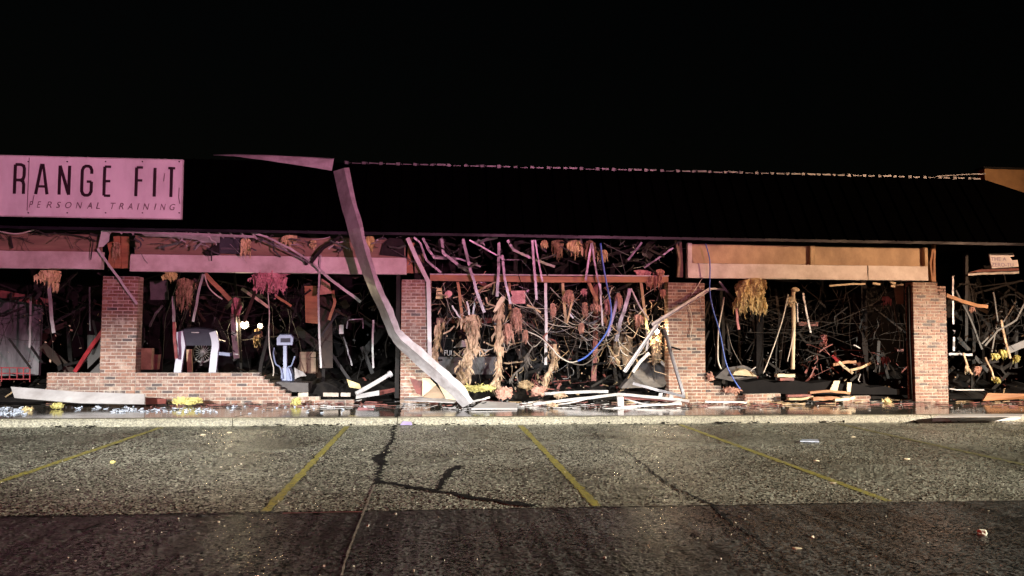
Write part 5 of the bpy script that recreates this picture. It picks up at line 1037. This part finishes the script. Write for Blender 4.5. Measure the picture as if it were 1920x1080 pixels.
def clutter(nm, label, u0, u1, seed, nw=70, nb=50, nf=160):
    global g; g = random.Random(seed); b = MB(); ym = 1.4 if seed == 32 else .2
    for _ in range(nw):
        Y = g.uniform(ym, 4.5); hang(b, g.uniform(u0, u1), g.uniform(520, 600), Y, g.uniform(.3, 1.5), g.choice((.003, .005, .007)), .06)
    for _ in range(nw // 3):
        a, c = P(g.uniform(u0, u1), g.uniform(530, 640), g.uniform(ym + .1, 3)), P(g.uniform(u0, u1), g.uniform(530, 660), g.uniform(ym + .1, 3)); md = a.lerp(c, .5) - Vector((0, 0, g.uniform(.05, .4)))
        b.tube(smooth([a, md, c], 5), g.choice((.003, .006)), 3)
    b.build('wire_tangle', m['wire'] if u0 > 800 and u1 < 1300 else m['darkwire'], None, 'tangle of hanging wires ' + label, 'wires', None, 'stuff')  # outer bays get the darker wire: their gloom put into the colour
    b = MB()
    for k in range(nb):
        Y = g.uniform(ym + .4, 6)
        if k % 2: p = P(g.uniform(u0, u1), g.uniform(522, 575), Y); d = Vector((g.gauss(0, 1), g.gauss(0, .8), g.gauss(0, .35))).normalized() * g.uniform(.4, 1.4)
        else: p = P(g.uniform(u0, u1), g.uniform(660, 735), Y); p.z = max(p.z, FZ + .1); d = Vector((g.gauss(0, 1), g.gauss(0, .6), g.gauss(0, .5))).normalized() * g.uniform(.3, 1.0)
        b.bar([p - d / 2, p + d / 2], g.uniform(.02, .06), g.uniform(.01, .05))
    for _ in range(nb // 4):
        Y = g.uniform(1.2, 6.5); p = P(g.uniform(u0, u1), 600, Y); q = Vector((p.x + g.gauss(0, .12), Y + g.gauss(0, .1), FZ)); tp = Vector((p.x + g.gauss(0, .1), Y, g.uniform(1.6, 3.7)))
        b.bar([q, q.lerp(tp, .5) + Vector((g.gauss(0, .05), 0, 0)), tp + Vector((g.gauss(0, .3), 0, 0))], g.uniform(.03, .09), .04)
    b.build('charred_timbers', m['charred'], None, 'jumble of charred timbers ' + label, 'timber', None, 'stuff')
    b = MB()
    for _ in range(nf):
        Y = g.uniform(ym + .15, 3.5); p = P(g.uniform(u0, u1), g.uniform(570, 730), Y); s_ = g.uniform(.015, .05); d = Vector((g.gauss(0, 1), g.gauss(0, 1), g.gauss(0, 1))).normalized()
        e = d.cross(Vector((g.gauss(0, 1), g.gauss(0, 1), g.gauss(0, 1)))).normalized(); b.add([p + d * s_, p + e * s_ * .6, p - d * s_ * .8, p - e * s_ * .5 + d * .01], [(0, 1, 2, 3)])
    b.build('hanging_scraps', m['rag'] if seed % 2 else m['grey'], None, 'small torn scraps caught in the wreckage ' + label, 'debris', None, 'stuff')
    b = MB(); n1, n2 = 46, 14; x0, x1 = P(u0, 700, .4).x, P(u1, 700, .4).x
    for j in range(n2 + 1):
        for i in range(n1 + 1):
            x = x0 + (x1 - x0) * i / n1; y = .35 + 6.5 * j / n2
            h = max(0, .12 + .05 * y + .28 * noise.noise(Vector((x * 1.1, y, seed))) + .16 * noise.noise(Vector((x * 3.3, y * 3, seed)))) * (0 if i in (0, n1) else 1) * min(1, (y - .3) / .5)
            b.v.append(Vector((x, y, FZ + .004 + h)))
    for j in range(n2):
        for i in range(n1): q = j * (n1 + 1) + i; b.f.append((q, q + 1, q + n1 + 2, q + n1 + 1))
    b.build('burnt_rubble', m['charred'], None, 'bed of burnt rubble on the floor ' + label, 'rubble', None, 'stuff')
    for mt, nm2, cnt in (('charred', 'broken boards and scraps', nf // 2), ('rust', 'reddish splinters', nf // 5), ('tan', 'pale splinters', nf // 7)):
        b = MB()
        for _ in range(cnt):
            u, Y = g.uniform(u0, u1), g.uniform(.4, 3.0); p = P(u, 700, Y); p.z = FZ + g.uniform(.05, .12) + .12 * Y * g.random()
            b.obox(p, (g.uniform(.03, .22), g.uniform(.02, .06), g.uniform(.01, .03)), (g.gauss(0, .4), g.gauss(0, .5), g.uniform(0, 3.14)))
        b.build('floor_scraps', m[mt], None, nm2 + ' heaped on the floor ' + label, 'debris', None, 'stuff')
    # shapes deeper in the shop, their gloom painted in dark colours
    for mt, nm2, cnt in (('dim', 'grey sheets and laths', nb // 2), ('dimwood', 'dark board ends', nb // 3)):
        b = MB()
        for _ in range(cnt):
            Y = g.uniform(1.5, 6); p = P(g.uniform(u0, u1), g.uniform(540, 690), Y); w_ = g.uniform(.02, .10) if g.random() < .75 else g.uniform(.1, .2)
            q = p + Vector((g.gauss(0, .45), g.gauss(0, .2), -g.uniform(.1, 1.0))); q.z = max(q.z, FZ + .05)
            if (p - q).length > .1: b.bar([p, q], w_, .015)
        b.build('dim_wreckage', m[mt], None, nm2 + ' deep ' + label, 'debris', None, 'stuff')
clutter('a', 'left of the first pier', -60, 186, 31, 26, 30, 60)
clutter('b', 'behind the low brick wall', 262, 745, 32, 50, 30, 50)
clutter('c', 'in the middle bay', 812, 1248, 33, 190, 80, 420)
clutter('d', 'in the right bay', 1326, 1705, 34, 130, 36, 130)
clutter('e', 'in the far right bay', 1782, 2000, 35, 36, 24, 40)
# strips of every width torn loose: grid, trim, drywall bead, liner
g = random.Random(77)
def strips(name, label, mat, box, n, Y, wmax, ln, droop=.5, cat='debris'):
    b = MB(); u0, u1, v0, v1 = box
    for _ in range(n):
        u, v = g.uniform(u0, u1), g.uniform(v0, v1)
        if 822 < u < 932 and 585 < v < 705 and g.random() < .85: continue
        p = P(u, v, g.uniform(*Y)); pts = [p]; d = Vector((g.gauss(0, .8), g.gauss(0, .4), g.gauss(0, .5) - droop)).normalized(); L_ = ln * g.uniform(.3, 1.3); k = g.choice((2, 3, 3, 4, 5))
        for i in range(k):
            if g.random() < .55: d = (d + Vector((g.gauss(0, .8), g.gauss(0, .4), g.gauss(0, .5)))).normalized()
            q = pts[-1] + d * L_ / k
            if q.z < .16: q.z = .16
            pts.append(q)
        w_ = wmax * (.12 + g.random() ** 2.2)
        if g.random() < .6: pts = smooth(pts, 4)
        b.sweep(pts, [(-w_ / 2, -.002), (w_ / 2, -.002), (w_ / 2, .002), (-w_ / 2, .002)], (g.gauss(0, .6), -1, g.gauss(0, .6)))
    return b.build(name, m[mat], None, label, cat, None, 'stuff')
strips('torn_strips', 'tangle of tan torn strips beside the white downpipe', 'rag', (812, 965, 535, 690), 100, (0, .8), .035, .45)
strips('torn_strips', 'grey metal strips snarled through the middle bay', 'grey', (815, 1248, 530, 620), 80, (0, 1.5), .04, .7)
strips('torn_strips', 'pale torn strips snarled through the middle bay', 'pale', (815, 1248, 535, 690), 50, (0, 1.2), .022, .5)
strips('torn_strips', 'charred strips hanging through the middle bay', 'charred', (815, 1248, 528, 680), 80, (.1, 2), .08, .8)
strips('torn_strips', 'brown splintered strips hanging through the middle bay', 'ochre', (960, 1250, 530, 690), 60, (0, 1), .03, .5)
strips('torn_strips', 'tan twisted strips around the glaring work light', 'rag', (1130, 1250, 560, 690), 60, (0, .6), .03, .4)
strips('torn_strips', 'rust-coloured strips low in the middle bay', 'rust', (815, 1248, 600, 720), 30, (.1, 1.5), .06, .5)
strips('eave_scraps', 'crumpled grid and bead strips dangling under the eave of the left shop', 'grey', (250, 750, 438, 466), 60, (-.35, .0), .05, .4, .1)
strips('eave_scraps', 'pale bent strips dangling under the eave of the left shop', 'pale', (250, 750, 438, 462), 30, (-.35, -.1), .03, .4, .1)
strips('eave_scraps', 'grey strips dangling under the eave over the middle bay', 'grey', (775, 1250, 445, 500), 70, (-.3, .3), .05, .5, .2)
strips('eave_scraps', 'dark scorched strips dangling under the eave over the middle bay', 'charred', (775, 1250, 445, 500), 80, (-.2, .8), .12, .6, .2)
strips('eave_scraps', 'dark strips dangling under the eave left of the first pier', 'darkboard', (0, 185, 432, 450), 30, (-.3, .0), .05, .4, .1)
strips('torn_strips', 'torn strips hanging in the shop behind the low wall', 'charred', (262, 745, 525, 640), 45, (1.4, 3.5), .08, .8)
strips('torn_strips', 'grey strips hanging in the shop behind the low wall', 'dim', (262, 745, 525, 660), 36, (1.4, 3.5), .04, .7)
strips('torn_strips', 'dark brown strips hanging in the shop behind the low wall', 'dimwood', (262, 745, 518, 585), 40, (1.2, 3), .10, .6)
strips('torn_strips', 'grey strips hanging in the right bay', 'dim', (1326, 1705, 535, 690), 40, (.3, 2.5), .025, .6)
strips('torn_strips', 'dark strips hanging in the right bay', 'charred', (1326, 1705, 530, 690), 45, (.3, 3), .06, .8)
strips('torn_strips', 'rust-coloured strips heaped low in the right bay', 'rust', (1500, 1705, 655, 700), 30, (.4, 1.6), .05, .4, .1)
strips('torn_strips', 'pale glinting strips heaped low in the right bay', 'pale', (1400, 1705, 650, 705), 26, (.4, 1.6), .02, .2, .1)
strips('torn_strips', 'dark strips hanging in the far right bay', 'charred', (1782, 1960, 500, 700), 45, (.3, 2.5), .08, .8)
strips('torn_strips', 'pale splinters in the far right bay', 'grey', (1782, 1960, 560, 700), 20, (.3, 1.5), .03, .4)
strips('torn_strips', 'dark strips hanging left of the first pier', 'charred', (0, 186, 510, 600), 30, (.4, 2), .08, .6)
# splinters lying on the walkway
def splinters(label, mat, spots, wmax=.03):
    b = MB()
    for u0, u1, v0, v1, n in spots:
        for _ in range(n):
            p = G(g.uniform(u0, u1), g.uniform(v0, v1), .13); L_ = g.uniform(.04, .35); a_ = g.gauss(0, .5); d = Vector((math.cos(a_), math.sin(a_), g.gauss(0, .08))).normalized() * L_
            q = p + Vector((0, 0, .012)); e = q + d; e.z = max(e.z, .14); b.bar([q, e], g.uniform(.006, wmax), g.uniform(.004, .015), (0, 0, 1))
    return b.build('splinters', m[mat], None, label, 'debris', None, 'stuff')
splinters('pale splinters and trim ends lying along the middle walkway', 'pale', [(765, 1300, 742, 768, 110), (1300, 1700, 752, 766, 20), (500, 760, 750, 768, 25)])
splinters('brown splinters lying along the walkway', 'rust', [(765, 1300, 740, 764, 80), (1300, 1920, 750, 764, 70), (280, 740, 752, 762, 40)], .05)
splinters('tan splinters lying along the walkway', 'tan', [(880, 1300, 740, 760, 40), (1380, 1700, 746, 762, 50), (1790, 1920, 744, 758, 14)], .04)
splinters('charred splinters lying along the walkway', 'charred', [(765, 1300, 742, 766, 90), (1300, 1920, 748, 766, 60), (0, 740, 756, 768, 40)], .06)

# thin drooping leads in the middle bay and litter along the kerb
b = MB()
for _ in range(24):
    a_, c_ = P(g.uniform(815, 1248), g.uniform(530, 620), g.uniform(.0, .8)), P(g.uniform(815, 1248), g.uniform(530, 680), g.uniform(.0, .8))
    c_ = a_ + (c_ - a_) * min(1, 1.3 / max(.1, (c_ - a_).length)); md = a_.lerp(c_, g.uniform(.3, .7)) - Vector((0, 0, g.uniform(.15, .7))); md.z = max(md.z, .2)
    b.tube(smooth([a_, md, c_], 7), g.choice((.004, .006, .008)), 4)
b.build('drooping_leads', m['palewire'], None, 'thin pale leads drooping in loops through the middle bay', 'wires', None, 'stuff')
scatter_flakes('kerb_litter', 'dark wet leaves and grit gathered along the foot of the kerb', 'litter', [(70, 180, 797, 802, 40), (480, 660, 795, 800, 70), (700, 860, 793, 798, 40), (880, 1320, 793, 797, 50), (1320, 1420, 790, 795, 50), (1550, 1590, 788, 793, 30), (1420, 1900, 789, 794, 40)], 'tar', .015, .05, z=.008, zs=.008)
